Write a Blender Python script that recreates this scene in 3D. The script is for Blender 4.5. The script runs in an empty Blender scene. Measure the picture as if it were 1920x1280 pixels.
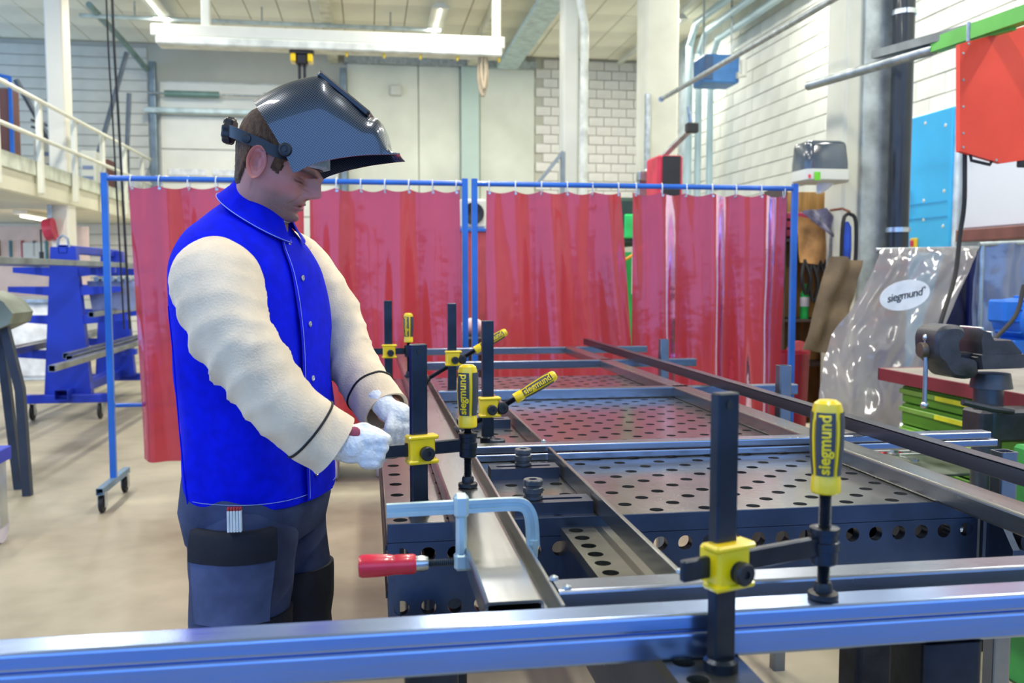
import bpy, bmesh, math, random
import numpy as np
from mathutils import Vector, Matrix, noise

random.seed(4)
scene = bpy.context.scene
COL = scene.collection
PI = math.pi
R = math.radians

# ------------------------------------------------------------------ camera
cam_d = bpy.data.cameras.new('camera')
cam = bpy.data.objects.new('camera', cam_d)
COL.objects.link(cam)
cam.location = (0, 0, 1.36)
cam.rotation_euler = (R(90 - 4.142), 0, R(-8.868))
cam_d.sensor_width = 36.0
cam_d.lens = 36.0 * 1726 / 1920
cam_d.clip_start = 0.05
cam_d.dof.use_dof = True
cam_d.dof.focus_distance = 2.05
cam_d.dof.aperture_fstop = 5.0
scene.camera = cam

# ------------------------------------------------------------------ world: even pale blue daylight
world = bpy.data.worlds.new('sky')
scene.world = world
world.use_nodes = True
bgn = world.node_tree.nodes['Background']
bgn.inputs[0].default_value = (0.27, 0.50, 1.0, 1)
bgn.inputs[1].default_value = 3.1

scene.view_settings.view_transform = 'Standard'
scene.view_settings.look = 'None'
scene.view_settings.gamma = 1.0
scene.view_settings.use_curve_mapping = False
scene.view_settings.exposure = -0.38

# hall luminaires: rows of long fluorescent fittings under the roof (the housings are built further down)
LAMP_ROWS = [(-3.1, 5.38), (1.12, 5.38), (4.85, 5.38)]
LAMP_Y = [1.0, 4.2, 7.4, 10.6, 14.9]
for lx, lz in LAMP_ROWS:
    for ly in LAMP_Y:
        ld = bpy.data.lights.new('fluorescent_light', 'AREA')
        ld.shape = 'RECTANGLE'
        ld.size = 0.22
        ld.size_y = 1.5
        ld.energy = 118
        ld.color = (1.0, 0.95, 0.86)
        lo = bpy.data.objects.new('fluorescent_light', ld)
        lo.location = (lx, ly, lz - 0.075)
        COL.objects.link(lo)

# ------------------------------------------------------------------ materials
def lin(h):
    if isinstance(h, str):
        h = h.lstrip('#')
        c = [int(h[i:i + 2], 16) / 255 for i in (0, 2, 4)]
        return tuple((v / 12.92 if v <= 0.04045 else ((v + 0.055) / 1.055) ** 2.4) for v in c) + (1,)
    return tuple(h) + ((1,) if len(h) == 3 else ())

MATS = {}
def mat(name, col, rough=0.5, metal=0.0, var=0.12, vscale=6.0, bump=0.0, bscale=60.0, coat=0.0, spec=0.5,
        stretch=(1, 1, 1), rvar=0.0, sheen=0.0, coatr=0.06, col2=None, emit=None, estr=0.0, alpha=1.0, trans=0.0, sss=0.0):
    if name in MATS:
        return MATS[name]
    m = bpy.data.materials.new(name)
    m.use_nodes = True
    nt = m.node_tree
    b = nt.nodes['Principled BSDF']
    c = lin(col)
    b.inputs['Roughness'].default_value = rough
    b.inputs['Metallic'].default_value = metal
    b.inputs['Specular IOR Level'].default_value = spec
    if coat:
        b.inputs['Coat Weight'].default_value = coat
        b.inputs['Coat Roughness'].default_value = coatr
        b.inputs['Coat IOR'].default_value = 1.6
    if sheen:
        b.inputs['Sheen Weight'].default_value = sheen
    if sss:
        b.inputs['Subsurface Weight'].default_value = sss
        b.inputs['Subsurface Radius'].default_value = (0.012, 0.005, 0.003)
    if trans:
        b.inputs['Transmission Weight'].default_value = trans
    b.inputs['Alpha'].default_value = alpha
    tc = nt.nodes.new('ShaderNodeTexCoord')
    mp = nt.nodes.new('ShaderNodeMapping')
    mp.inputs['Scale'].default_value = stretch
    nt.links.new(tc.outputs['Object'], mp.inputs[0])
    nz = nt.nodes.new('ShaderNodeTexNoise')
    nz.inputs['Scale'].default_value = vscale
    nz.inputs['Detail'].default_value = 5
    nt.links.new(mp.outputs[0], nz.inputs['Vector'])
    mx = nt.nodes.new('ShaderNodeMix')
    mx.data_type = 'RGBA'
    c2 = lin(col2) if col2 else tuple(v * (1 - 2 * var) for v in c[:3]) + (1,)
    c1 = c if col2 else tuple(min(1, v * (1 + var)) for v in c[:3]) + (1,)
    mx.inputs['A'].default_value = c1
    mx.inputs['B'].default_value = c2
    rp = nt.nodes.new('ShaderNodeMapRange')
    rp.inputs['From Min'].default_value = 0.35
    rp.inputs['From Max'].default_value = 0.68
    nt.links.new(nz.outputs[0], rp.inputs[0])
    nt.links.new(rp.outputs[0], mx.inputs['Factor'])
    nt.links.new(mx.outputs['Result'], b.inputs['Base Color'])
    if rvar:
        rr = nt.nodes.new('ShaderNodeMapRange')
        rr.inputs['To Min'].default_value = max(0.03, rough - rvar)
        rr.inputs['To Max'].default_value = rough + rvar
        nt.links.new(nz.outputs[0], rr.inputs[0])
        nt.links.new(rr.outputs[0], b.inputs['Roughness'])
    if bump:
        nb = nt.nodes.new('ShaderNodeTexNoise')
        nb.inputs['Scale'].default_value = bscale
        nb.inputs['Detail'].default_value = 4
        nt.links.new(mp.outputs[0], nb.inputs['Vector'])
        bp = nt.nodes.new('ShaderNodeBump')
        bp.inputs['Strength'].default_value = bump
        bp.inputs['Distance'].default_value = 0.01
        nt.links.new(nb.outputs[0], bp.inputs['Height'])
        nt.links.new(bp.outputs[0], b.inputs['Normal'])
    if emit:
        b.inputs['Emission Color'].default_value = lin(emit)
        b.inputs['Emission Strength'].default_value = estr
    MATS[name] = m
    return m

def film(name, tint, body, clear, gloss=0.12, rough=0.08, bump=0.15, bscale=7, shine=(1, 1, 1)):
    """thin plastic sheet: partly clear (tinted), partly glowing through, with a sharp gloss"""
    m = bpy.data.materials.new(name)
    m.use_nodes = True
    nt = m.node_tree
    nt.nodes.remove(nt.nodes['Principled BSDF'])
    out = nt.nodes['Material Output']
    N = nt.nodes.new
    tr = N('ShaderNodeBsdfTransparent'); tr.inputs[0].default_value = lin(tint)
    tl = N('ShaderNodeBsdfTranslucent'); tl.inputs[0].default_value = lin(body)
    df = N('ShaderNodeBsdfDiffuse'); df.inputs[0].default_value = lin(body)
    gl = N('ShaderNodeBsdfGlossy'); gl.inputs['Roughness'].default_value = rough
    gl.inputs[0].default_value = tuple(shine) + (1,)
    m1 = N('ShaderNodeMixShader'); m1.inputs[0].default_value = 0.55
    m2 = N('ShaderNodeMixShader'); m2.inputs[0].default_value = 1 - clear
    m3 = N('ShaderNodeMixShader')
    nt.links.new(tl.outputs[0], m1.inputs[1]); nt.links.new(df.outputs[0], m1.inputs[2])
    nt.links.new(tr.outputs[0], m2.inputs[1]); nt.links.new(m1.outputs[0], m2.inputs[2])
    fr = N('ShaderNodeFresnel'); fr.inputs[0].default_value = 1.5
    ad = N('ShaderNodeMath'); ad.operation = 'ADD'; ad.inputs[1].default_value = gloss
    tc = N('ShaderNodeTexCoord'); nz = N('ShaderNodeTexNoise'); nz.inputs['Scale'].default_value = bscale
    nz.inputs['Detail'].default_value = 3
    bp = N('ShaderNodeBump'); bp.inputs['Strength'].default_value = bump; bp.inputs['Distance'].default_value = 0.03
    nt.links.new(tc.outputs['Object'], nz.inputs['Vector']); nt.links.new(nz.outputs[0], bp.inputs['Height'])
    for nd in (gl, df, fr):
        nt.links.new(bp.outputs[0], nd.inputs['Normal'])
    nt.links.new(fr.outputs[0], ad.inputs[0]); nt.links.new(ad.outputs[0], m3.inputs[0])
    nt.links.new(m2.outputs[0], m3.inputs[1]); nt.links.new(gl.outputs[0], m3.inputs[2])
    nt.links.new(m3.outputs[0], out.inputs['Surface'])
    MATS[name] = m
    return m

# ------------------------------------------------------------------ mesh helpers
class MB:
    def __init__(self):
        self.v = []; self.f = []; self.mi = []; self.sharp = False
    def add(self, vs, fs, mi=0):
        o = len(self.v)
        self.v.extend([tuple(p) for p in vs])
        for f in fs:
            self.f.append(tuple(i + o for i in f)); self.mi.append(mi)
        return self
    def xf(self, M, start=0):
        self.v[start:] = [tuple(M @ Vector(p)) for p in self.v[start:]]
        return self
    def box(self, c, s, bev=0.0, M=None, mi=0):
        hx, hy, hz = s[0] / 2, s[1] / 2, s[2] / 2
        if bev <= 0:
            vs = [(x * hx, y * hy, z * hz) for x in (-1, 1) for y in (-1, 1) for z in (-1, 1)]
            fs = [(0, 1, 3, 2), (4, 6, 7, 5), (0, 4, 5, 1), (2, 3, 7, 6), (0, 2, 6, 4), (1, 5, 7, 3)]
        else:
            b = min(bev, hx * .9, hy * .9, hz * .9)
            vs = []; ix = {}
            for sx in (-1, 1):
                for sy in (-1, 1):
                    for sz in (-1, 1):
                        for ax in range(3):
                            p = [sx * (hx - b), sy * (hy - b), sz * (hz - b)]
                            p[ax] = (sx * hx, sy * hy, sz * hz)[ax]
                            ix[(sx, sy, sz, ax)] = len(vs); vs.append(tuple(p))
            fs = []
            for ax in range(3):
                a, bb = [(1, 2), (0, 2), (0, 1)][ax]
                for s_ in (-1, 1):
                    q = []
                    for (i, j) in ((-1, -1), (1, -1), (1, 1), (-1, 1)):
                        k = [0, 0, 0]; k[ax] = s_; k[a] = i; k[bb] = j
                        q.append(ix[(k[0], k[1], k[2], ax)])
                    if (s_ > 0) == (ax == 1): q = q[::-1]
                    fs.append(tuple(q))
            for ax in range(3):
                a, bb = [(1, 2), (0, 2), (0, 1)][ax]
                for i in (-1, 1):
                    for j in (-1, 1):
                        k = [0, 0, 0]; k[a] = i; k[bb] = j
                        k[ax] = -1; t0 = tuple(k); k[ax] = 1; t1 = tuple(k)
                        q = (ix[t0 + (a,)], ix[t1 + (a,)], ix[t1 + (bb,)], ix[t0 + (bb,)])
                        if (i * j > 0) == (ax != 1): q = q[::-1]
                        fs.append(q)
            for sx in (-1, 1):
                for sy in (-1, 1):
                    for sz in (-1, 1):
                        t = tuple(ix[(sx, sy, sz, ax)] for ax in range(3))
                        fs.append(t if sx * sy * sz > 0 else t[::-1])
        T = Matrix.Translation(c) @ (M if M is not None else Matrix())
        return self.add([tuple(T @ Vector(p)) for p in vs], fs, mi)
    def bb(self, x0, x1, y0, y1, z0, z1, bev=0.0, mi=0):
        return self.box(((x0 + x1) / 2, (y0 + y1) / 2, (z0 + z1) / 2), (abs(x1 - x0), abs(y1 - y0), abs(z1 - z0)), bev, None, mi)
    def cyl(self, p0, p1, r0, r1=None, n=16, caps=True, mi=0):
        r1 = r0 if r1 is None else r1
        p0 = Vector(p0); p1 = Vector(p1); d = (p1 - p0).normalized()
        a = d.orthogonal().normalized(); b = d.cross(a)
        vs = []
        for p, r in ((p0, r0), (p1, r1)):
            for i in range(n):
                t = 2 * PI * i / n
                vs.append(p + (a * math.cos(t) + b * math.sin(t)) * r)
        fs = [(i, (i + 1) % n, n + (i + 1) % n, n + i) for i in range(n)]
        if caps:
            fs += [tuple(range(n))[::-1], tuple(range(n, 2 * n))]
        return self.add(vs, fs, mi)
    def lathe(self, prof, n=20, M=None, mi=0):
        """profile of (r, z) about local z"""
        vs = []; fs = []
        for r, z in prof:
            for i in range(n):
                t = 2 * PI * i / n
                vs.append((r * math.cos(t), r * math.sin(t), z))
        for j in range(len(prof) - 1):
            for i in range(n):
                fs.append((j * n + i, j * n + (i + 1) % n, (j + 1) * n + (i + 1) % n, (j + 1) * n + i))
        if prof[0][0] > 1e-6: fs.append(tuple(range(n))[::-1])
        if prof[-1][0] > 1e-6: fs.append(tuple(range((len(prof) - 1) * n, len(prof) * n)))
        if M is not None: vs = [tuple(M @ Vector(p)) for p in vs]
        return self.add(vs, fs, mi)
    def tube(self, pts, r, n=8, caps=True, mi=0):
        pts = [Vector(p) for p in pts]; m = len(pts)
        rs = r if isinstance(r, (list, tuple)) else [r] * m
        vs = []; prev = None
        for i, p in enumerate(pts):
            d = (pts[min(i + 1, m - 1)] - pts[max(i - 1, 0)])
            d = d.normalized() if d.length > 1e-9 else Vector((0, 0, 1))
            a = d.orthogonal().normalized() if prev is None else (prev - d * prev.dot(d)).normalized()
            prev = a; b = d.cross(a)
            for k in range(n):
                t = 2 * PI * k / n
                vs.append(p + (a * math.cos(t) + b * math.sin(t)) * rs[i])
        fs = [(i * n + k, i * n + (k + 1) % n, (i + 1) * n + (k + 1) % n, (i + 1) * n + k) for i in range(m - 1) for k in range(n)]
        if caps: fs += [tuple(range(n))[::-1], tuple(range((m - 1) * n, m * n))]
        return self.add(vs, fs, mi)
    def prism(self, outline, axis, a, b, mi=0):
        """2D outline extruded along axis (0,1,2) from a to b"""
        n = len(outline); vs = []
        for t in (a, b):
            for (p, q) in outline:
                vs.append([(t, p, q), (p, t, q), (p, q, t)][axis])
        fs = [(i, (i + 1) % n, n + (i + 1) % n, n + i) for i in range(n)] + [tuple(range(n))[::-1], tuple(range(n, 2 * n))]
        return self.add(vs, fs, mi)
    def loft(self, rings, closed=True, caps=True, mi=0):
        n = len(rings[0]); vs = [p for r in rings for p in r]
        kk = n if closed else n - 1
        fs = [(i * n + k, i * n + (k + 1) % n, (i + 1) * n + (k + 1) % n, (i + 1) * n + k) for i in range(len(rings) - 1) for k in range(kk)]
        if caps and closed: fs += [tuple(range(n))[::-1], tuple(range((len(rings) - 1) * n, len(rings) * n))]
        return self.add(vs, fs, mi)
    def rtube(self, axis, a, b, c, w, h, t=0.004, rc=0.005, mi=0):
        """hollow rectangular steel tube along axis 0/1/2 from a to b; c = centre in the other two, w,h = sizes"""
        def loop(w_, h_, r_):
            o = []
            for (sx, sy, a0) in ((1, 1, 0), (-1, 1, 90), (-1, -1, 180), (1, -1, 270)):
                for k in range(4):
                    an = R(a0 + 30 * k)
                    o.append((c[0] + sx * (w_ / 2 - r_) + r_ * math.cos(an), c[1] + sy * (h_ / 2 - r_) + r_ * math.sin(an)))
            return o
        self.sharp = True
        lo = loop(w, h, rc); li = loop(w - 2 * t, h - 2 * t, max(rc - t * .6, 0.001)); n = len(lo)
        P = lambda t_, q: [(t_, q[0], q[1]), (q[0], t_, q[1]), (q[0], q[1], t_)][axis]
        vs = [P(a, q) for q in lo] + [P(b, q) for q in lo] + [P(a, q) for q in li] + [P(b, q) for q in li]
        fs = []
        for i in range(n):
            j = (i + 1) % n
            fs += [(i, j, n + j, n + i), (2 * n + i, 3 * n + i, 3 * n + j, 2 * n + j), (i, 2 * n + i, 2 * n + j, j), (n + i, n + j, 3 * n + j, 3 * n + i)]
        return self.add(vs, fs, mi)
    def holed(self, o, ux, uy, nx, ny, cell, r, fn, th, n=16, mi=0):
        """plate of nx x ny square cells with a round hole in each cell where fn(i,j) holds; th = thickness along -(ux x uy)"""
        o = Vector(o); ux = Vector(ux); uy = Vector(uy); nn = ux.cross(uy)
        V = []; F = []
        def pt(x, y, k): return tuple(o + ux * x + uy * y - nn * (th * k))
        for i in range(nx):
            for j in range(ny):
                x0, y0 = i * cell, j * cell
                if fn(i, j):
                    cx, cy = x0 + cell / 2, y0 + cell / 2
                    for k in (0, 1):
                        b = len(V)
                        for q in range(n):
                            t = 2 * PI * q / n + PI / 4
                            V.append(pt(cx + r * math.cos(t), cy + r * math.sin(t), k))
                        for q in range(n):
                            t = 2 * PI * q / n + PI / 4
                            dx, dy = math.cos(t), math.sin(t); s = cell / 2 / max(abs(dx), abs(dy))
                            V.append(pt(cx + dx * s, cy + dy * s, k))
                        for q in range(n):
                            p = (q + 1) % n
                            f = (b + q, b + n + q, b + n + p, b + p)
                            F.append(f if k == 0 else f[::-1])
                    b0 = len(V) - 4 * n; b1 = len(V) - 2 * n
                    for q in range(n):
                        p = (q + 1) % n
                        F.append((b0 + q, b0 + p, b1 + p, b1 + q))
                else:
                    for k in (0, 1):
                        b = len(V)
                        V += [pt(x0, y0, k), pt(x0 + cell, y0, k), pt(x0 + cell, y0 + cell, k), pt(x0, y0 + cell, k)]
                        f = (b, b + 1, b + 2, b + 3)
                        F.append(f if k == 0 else f[::-1])
        W, H = nx * cell, ny * cell
        b = len(V)
        for k in (0, 1):
            V += [pt(0, 0, k), pt(W, 0, k), pt(W, H, k), pt(0, H, k)]
        for q in range(4):
            p = (q + 1) % 4
            F.append((b + q, b + 4 + q, b + 4 + p, b + p))
        return self.add(V, F, mi)

def wloc(o):
    l = Vector((0, 0, 0))
    while o is not None:
        l = l + o.location; o = o.parent
    return l

def mesh_of(mb, name, mats, smooth=True, angle=27):
    me = bpy.data.meshes.new(name)
    me.from_pydata(mb.v, [], mb.f)
    if not isinstance(mats, (list, tuple)): mats = [mats]
    for m in mats: me.materials.append(m)
    me.polygons.foreach_set('material_index', mb.mi)
    bm = bmesh.new(); bm.from_mesh(me)
    bmesh.ops.recalc_face_normals(bm, faces=bm.faces)
    if smooth:
        ang = R(8 if mb.sharp else angle)
        for f in bm.faces: f.smooth = True
        for e in bm.edges:
            if len(e.link_faces) == 2:
                if e.calc_face_angle(0) > ang: e.smooth = False
            else: e.smooth = False
    bm.to_mesh(me); bm.free()
    me.update()
    return me

def part(name, mb, mats, parent=None, local=False, smooth=True, angle=27, label=None, kind=None):
    if parent is not None and not local:
        l = wloc(parent)
        mb.v = [(p[0] - l.x, p[1] - l.y, p[2] - l.z) for p in mb.v]
    loc = None
    if parent is None and not local:
        a = np.array(mb.v); lo = a.min(0); hi = a.max(0)
        loc = Vector(((lo[0] + hi[0]) / 2, (lo[1] + hi[1]) / 2, lo[2]))
        mb.v = [(p[0] - loc.x, p[1] - loc.y, p[2] - loc.z) for p in mb.v]
    o = bpy.data.objects.new(name, mesh_of(mb, name, mats, smooth, angle))
    COL.objects.link(o)
    if loc is not None: o.location = loc
    if parent is not None: o.parent = parent
    if label: o['label'] = label
    if kind: o['kind'] = kind
    return o

def tag(o, label, cat, group=None):
    o['label'] = label; o['category'] = cat
    if group: o['group'] = group
    return o

def thing(name, label, cat, base, group=None):
    o = bpy.data.objects.new(name, None)
    o.empty_display_size = 0.05
    o.location = base
    COL.objects.link(o)
    return tag(o, label, cat, group)

def struct(o):
    o['kind'] = 'structure'
    return o

def text_mesh(txt, size, thick=0.0004, bold=0.0, shear=0.0, spacing=1.0):
    cu = bpy.data.curves.new('lettering', 'FONT')
    cu.body = txt; cu.size = size; cu.extrude = thick; cu.align_x = 'CENTER'; cu.align_y = 'CENTER'
    cu.offset = bold; cu.shear = shear; cu.space_character = spacing; cu.resolution_u = 3
    o = bpy.data.objects.new('lettering', cu); COL.objects.link(o)
    dg = bpy.context.evaluated_depsgraph_get()
    me = o.evaluated_get(dg).to_mesh()
    vs = [tuple(v.co) for v in me.vertices]; fs = [tuple(p.vertices) for p in me.polygons]
    o.evaluated_get(dg).to_mesh_clear()
    bpy.data.objects.remove(o); bpy.data.curves.remove(cu)
    return vs, fs

def remeshed(mb, voxel, smooth_it=4, sf=0.5):
    """union of overlapping closed pieces as one continuous skin"""
    me = bpy.data.meshes.new('tmp'); me.from_pydata(mb.v, [], mb.f)
    bm = bmesh.new(); bm.from_mesh(me); bmesh.ops.recalc_face_normals(bm, faces=bm.faces); bm.to_mesh(me); bm.free()
    o = bpy.data.objects.new('tmp', me); COL.objects.link(o)
    md = o.modifiers.new('r', 'REMESH'); md.mode = 'VOXEL'; md.voxel_size = voxel
    ms = o.modifiers.new('s', 'SMOOTH'); ms.iterations = smooth_it; ms.factor = sf
    dg = bpy.context.evaluated_depsgraph_get()
    e = o.evaluated_get(dg); m2 = e.to_mesh()
    out = MB(); out.add([tuple(v.co) for v in m2.vertices], [tuple(p.vertices) for p in m2.polygons])
    e.to_mesh_clear(); bpy.data.objects.remove(o); bpy.data.meshes.remove(me)
    return out

def icos(c, r, sub=2, sc=(1, 1, 1), M=None):
    bm = bmesh.new(); bmesh.ops.create_icosphere(bm, subdivisions=sub, radius=r)
    vs = [Vector((v.co.x * sc[0], v.co.y * sc[1], v.co.z * sc[2])) for v in bm.verts]
    if M is not None: vs = [M @ v for v in vs]
    vs = [tuple(v + Vector(c)) for v in vs]; fs = [tuple(v.index for v in f.verts) for f in bm.faces]
    bm.free(); return vs, fs

def chain(mb, pts, rs, step=0.35):
    """tapered sausage of overlapping balls"""
    for i in range(len(pts) - 1):
        a, b = Vector(pts[i]), Vector(pts[i + 1]); ra, rb = rs[i], rs[i + 1]
        n = max(1, int((b - a).length / (min(ra, rb) * step)))
        for k in range(n + (1 if i == len(pts) - 2 else 0)):
            t = k / n
            mb.add(*icos(a.lerp(b, t), ra + (rb - ra) * t, 2))

def smoothpath(pts, n):
    """Catmull-Rom through points (any tuple length)"""
    P = [np.array(p, float) for p in pts]; P = [2 * P[0] - P[1]] + P + [2 * P[-1] - P[-2]]
    out = []; segs = len(P) - 3
    for i in range(n):
        t = i / (n - 1) * segs; s = min(int(t), segs - 1); u = t - s
        a, b, c, d = P[s:s + 4]
        out.append(0.5 * ((2 * b) + (-a + c) * u + (2 * a - 5 * b + 4 * c - d) * u * u + (-a + 3 * b - 3 * c + d) * u ** 3))
    return out

# common materials
STEEL = mat('mill_steel', '#8f959c', 0.32, 0.9, 0.22, 3.0, 0.06, 90, stretch=(1, 1, 1), rvar=0.1)
OXIDE = mat('black_oxide_steel', '#3b4048', 0.32, 0.85, 0.25, 9.0, 0.03, 120, rvar=0.1)
BLACK = mat('black_plastic', '#1b1d20', 0.42, 0, 0.15, 20)
YELLOW = mat('yellow_enamel', '#f2cf00', 0.32, 0, 0.05, 12, coat=0.3)
HGREY = mat('grey_handle_plastic', '#3c4148', 0.5, 0, 0.1, 30)
BLUEP = mat('blue_frame_enamel', '#1b64c4', 0.35, 0.0, 0.1, 4, coat=0.2)
CONC = mat('pale_concrete', '#d6d7c4', 0.85, 0, 0.08, 1.4, 0.1, 30)
WHITEP = mat('white_paint', '#d6d9cd', 0.55, 0, 0.05, 2)
GALV = mat('galvanised_steel', '#aab4b8', 0.38, 0.8, 0.15, 14, rvar=0.1)
CHROME = mat('bright_zinc', '#c9d0d4', 0.25, 0.9, 0.15, 8)
RUBBER = mat('black_rubber', '#151618', 0.6, 0, 0.2, 20)
# ------------------------------------------------------------------ measuring helper: pixel of the 1920x1280 photo + a known distance -> point
_f = 1726.0; _p = R(4.142); _y = R(8.868)
_fw = Vector((math.sin(_y) * math.cos(_p), math.cos(_y) * math.cos(_p), -math.sin(_p)))
_rt = Vector((math.cos(_y), -math.sin(_y), 0)); _up = _rt.cross(_fw)
def _ray(x, y): return _fw * _f + _rt * (x - 960) + _up * (640 - y)
def aty(x, y, Y): r = _ray(x, y); return Vector((0, 0, 1.36)) + r * (Y / r.y)
def atx(x, y, X): r = _ray(x, y); return Vector((0, 0, 1.36)) + r * (X / r.x)
def atz(x, y, z): r = _ray(x, y); return Vector((0, 0, 1.36)) + r * ((z - 1.36) / r.z)

# ------------------------------------------------------------------ the hall
BY = 18.0; RX = 5.8; CZ = 5.55
FLOORM = mat('worn_screed', '#aea58d', 0.45, 0, 0.1, 1.9, 0.05, 25, col2='#8b836d', rvar=0.12)
m = MB().bb(-10, 8, -5, 18.4, -0.12, 0)
floor = struct(part('floor', m, FLOORM))

CEILM = mat('ceiling_panel_paint', '#f6f4e2', 0.8, 0, 0.06, 0.8)
m = MB().bb(-10, 8, -5, 18.4, CZ + 0.03, CZ + 0.2)
ceiling = struct(part('ceiling', m, mat('ceiling_slab', '#b9b49a', 0.9, 0, 0.05, 1)))
pm = None
for i in range(26):
    for j in range(7):
        x = -6.6 + i * 0.5; y = 11.3 + j * 1.0
        if pm is None:
            pm = part('ceiling_panel', MB().box((0, 0, 0), (0.485, 0.985, 0.03), 0.004), CEILM, None, local=True); q = pm
        else:
            q = pm.copy(); COL.objects.link(q)
        q.parent = ceiling
        q.location = Vector((x, y, CZ + 0.013 + random.uniform(-.003, .003))) - ceiling.location

# back wall: one flat core, with planks, door leaf, cast panels and blocks as pieces
m = MB().bb(-10, 8, BY, BY + 0.3, 0, CZ + 0.1)
wall_back = struct(part('wall_back', m, mat('wall_core', '#c8c8b8', 0.9, 0, 0.05, 1)))
WB = wall_back.location
PLANK = mat('grey_white_cladding', '#dedccc', 0.6, 0, 0.06, 2)
for k in range(27):
    z = 0.1 + k * 0.2
    part('cladding_plank', MB().box((0, 0, 0), (5.1, 0.03, 0.185), 0.006), PLANK, wall_back, local=True).location = Vector((-6.5, BY - 0.012, z + .1)) - WB
CAST = mat('cast_concrete', '#e4e8d8', 0.85, 0, 0.09, 0.9, 0.08, 20)
for (x0, x1) in ((-0.35, 0.98), (1.0, 1.78), (2.17, 3.24)):
    part('concrete_panel', MB().bb(x0, x1, BY - 0.06, BY, 0, 5.5, 0.01), CAST, wall_back)
part('pilaster', MB().bb(1.8, 2.15, BY - 0.16, BY, 0, 5.45, 0.01), mat('pale_green_paint', '#c3d8cd', 0.6, 0, 0.05, 1), wall_back)
part('wall_beam', MB().bb(-0.4, 3.26, BY - 0.22, BY, 5.32, 5.46, 0.01), GALV, wall_back)
BLK = mat('painted_block', '#eae8de', 0.8, 0, 0.05, 3, 0.1, 40)
bm0 = None
for r_ in range(16):
    for c_ in range(12):
        x = 3.42 + c_ * 0.305 + (0.15 if r_ % 2 else 0); z = 2.75 + r_ * 0.18
        if x > 5.95: continue
        if bm0 is None:
            bm0 = part('block', MB().box((0, 0, 0), (0.292, 0.05, 0.168), 0.005), BLK, None, local=True); q = bm0
        else:
            q = bm0.copy(); COL.objects.link(q)
        q.parent = wall_back
        q.location = Vector((x, BY - 0.018 + random.uniform(-.004, .004), z)) - WB
part('junction_box', MB().bb(0.45, 0.68, BY - 0.15, BY - 0.05, 4.75, 4.95, 0.02), WHITEP, wall_back)

# added low blue wall, unseen behind the camera, so steel facing it reflects blue
wf = struct(part('reflector_wall', MB().bb(-9, RX, -1.2, -.95, 0, 1.15), mat('reflector_core', '#b9bdb8', .8)))
for k in range(12):
    part('reflector_panel', MB().bb(-8.98 + k * 1.2, -7.8 + k * 1.2, -.95, -.93, .02, 1.13, .004), mat('reflector_blue', '#5298ff', .5, 0, .03, 2), wf)

# right wall
m = MB().bb(RX, RX + 0.3, -5, BY, 0, CZ + 0.1)
wall_right = struct(part('wall_right', m, mat('wall_core_white', '#d9dccf', 0.9, 0, 0.05, 1)))
WR = wall_right.location
wb0 = None
BLW = mat('white_block', '#d9ddd4', 0.75, 0, 0.04, 2, 0.06, 40)
for r_ in range(15):
    for c_ in range(20):
        y = 7.4 + c_ * 0.5 + (0.25 if r_ % 2 else 0); z = 2.45 + r_ * 0.21
        if wb0 is None:
            wb0 = part('block', MB().box((0, 0, 0), (0.05, 0.488, 0.198), 0.004), BLW, None, local=True); q = wb0
        else:
            q = wb0.copy(); COL.objects.link(q)
        q.parent = wall_right
        q.location = Vector((RX - 0.016 + random.uniform(-.003, .003), y, z)) - WR

# sectional door in the back wall
m = MB().bb(-3.75, -0.5, BY - 0.1, BY - 0.03, 0, 4.9)
door = struct(part('door_1', m, mat('door_core', '#c9cec8', 0.6)))
DW = mat('door_panel_white', '#eceee4', 0.5, 0, 0.05, 1.2)
for k in range(8):
    part('door_panel', MB().bb(-3.72, -0.52, BY - 0.14, BY - 0.08, k * 0.61 + .01, k * 0.61 + .6, 0.012), DW, door)
for k in range(4):
    part('door_window', MB().bb(-3.6 + k * .78, -2.92 + k * .78, BY - 0.16, BY - 0.13, 3.18, 3.3, 0.01), mat('frosted_pane', '#e9eef2', 0.25, 0, 0.1, 9), door)
for x in (-3.82, -0.42):
    part('door_track', MB().rtube(2, 0, 5.2, (x, BY - 0.2), 0.12, 0.14, 0.01, 0.02), mat('track_grey', '#7f9099', 0.4, .6), door)
part('lintel_rail', MB().rtube(0, -3.95, -0.3, (BY - 0.3, 4.33), 0.1, 0.1, 0.01, 0.02), mat('rail_pale', '#b9cccd', 0.45, .3), door)
part('torsion_shaft', MB().cyl((-3.9, BY - 0.3, 4.63), (-0.35, BY - 0.3, 4.63), 0.02), GALV, door)
for x in (-3.6, -1.85):
    part('torsion_spring', MB().cyl((x, BY - 0.3, 4.63), (x + 0.95, BY - 0.3, 4.63), 0.06), mat('spring_green', '#6f8f88', 0.5, .3), door)
part('ceiling_track', MB().tube([(-3.9, BY - .3, 5.05), (-4.05, BY - 1.2, 5.3), (-4.05, BY - 3.2, 5.36)], 0.05, 8), mat('track_grey2', '#86a09f', 0.45, .4), door)

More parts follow.
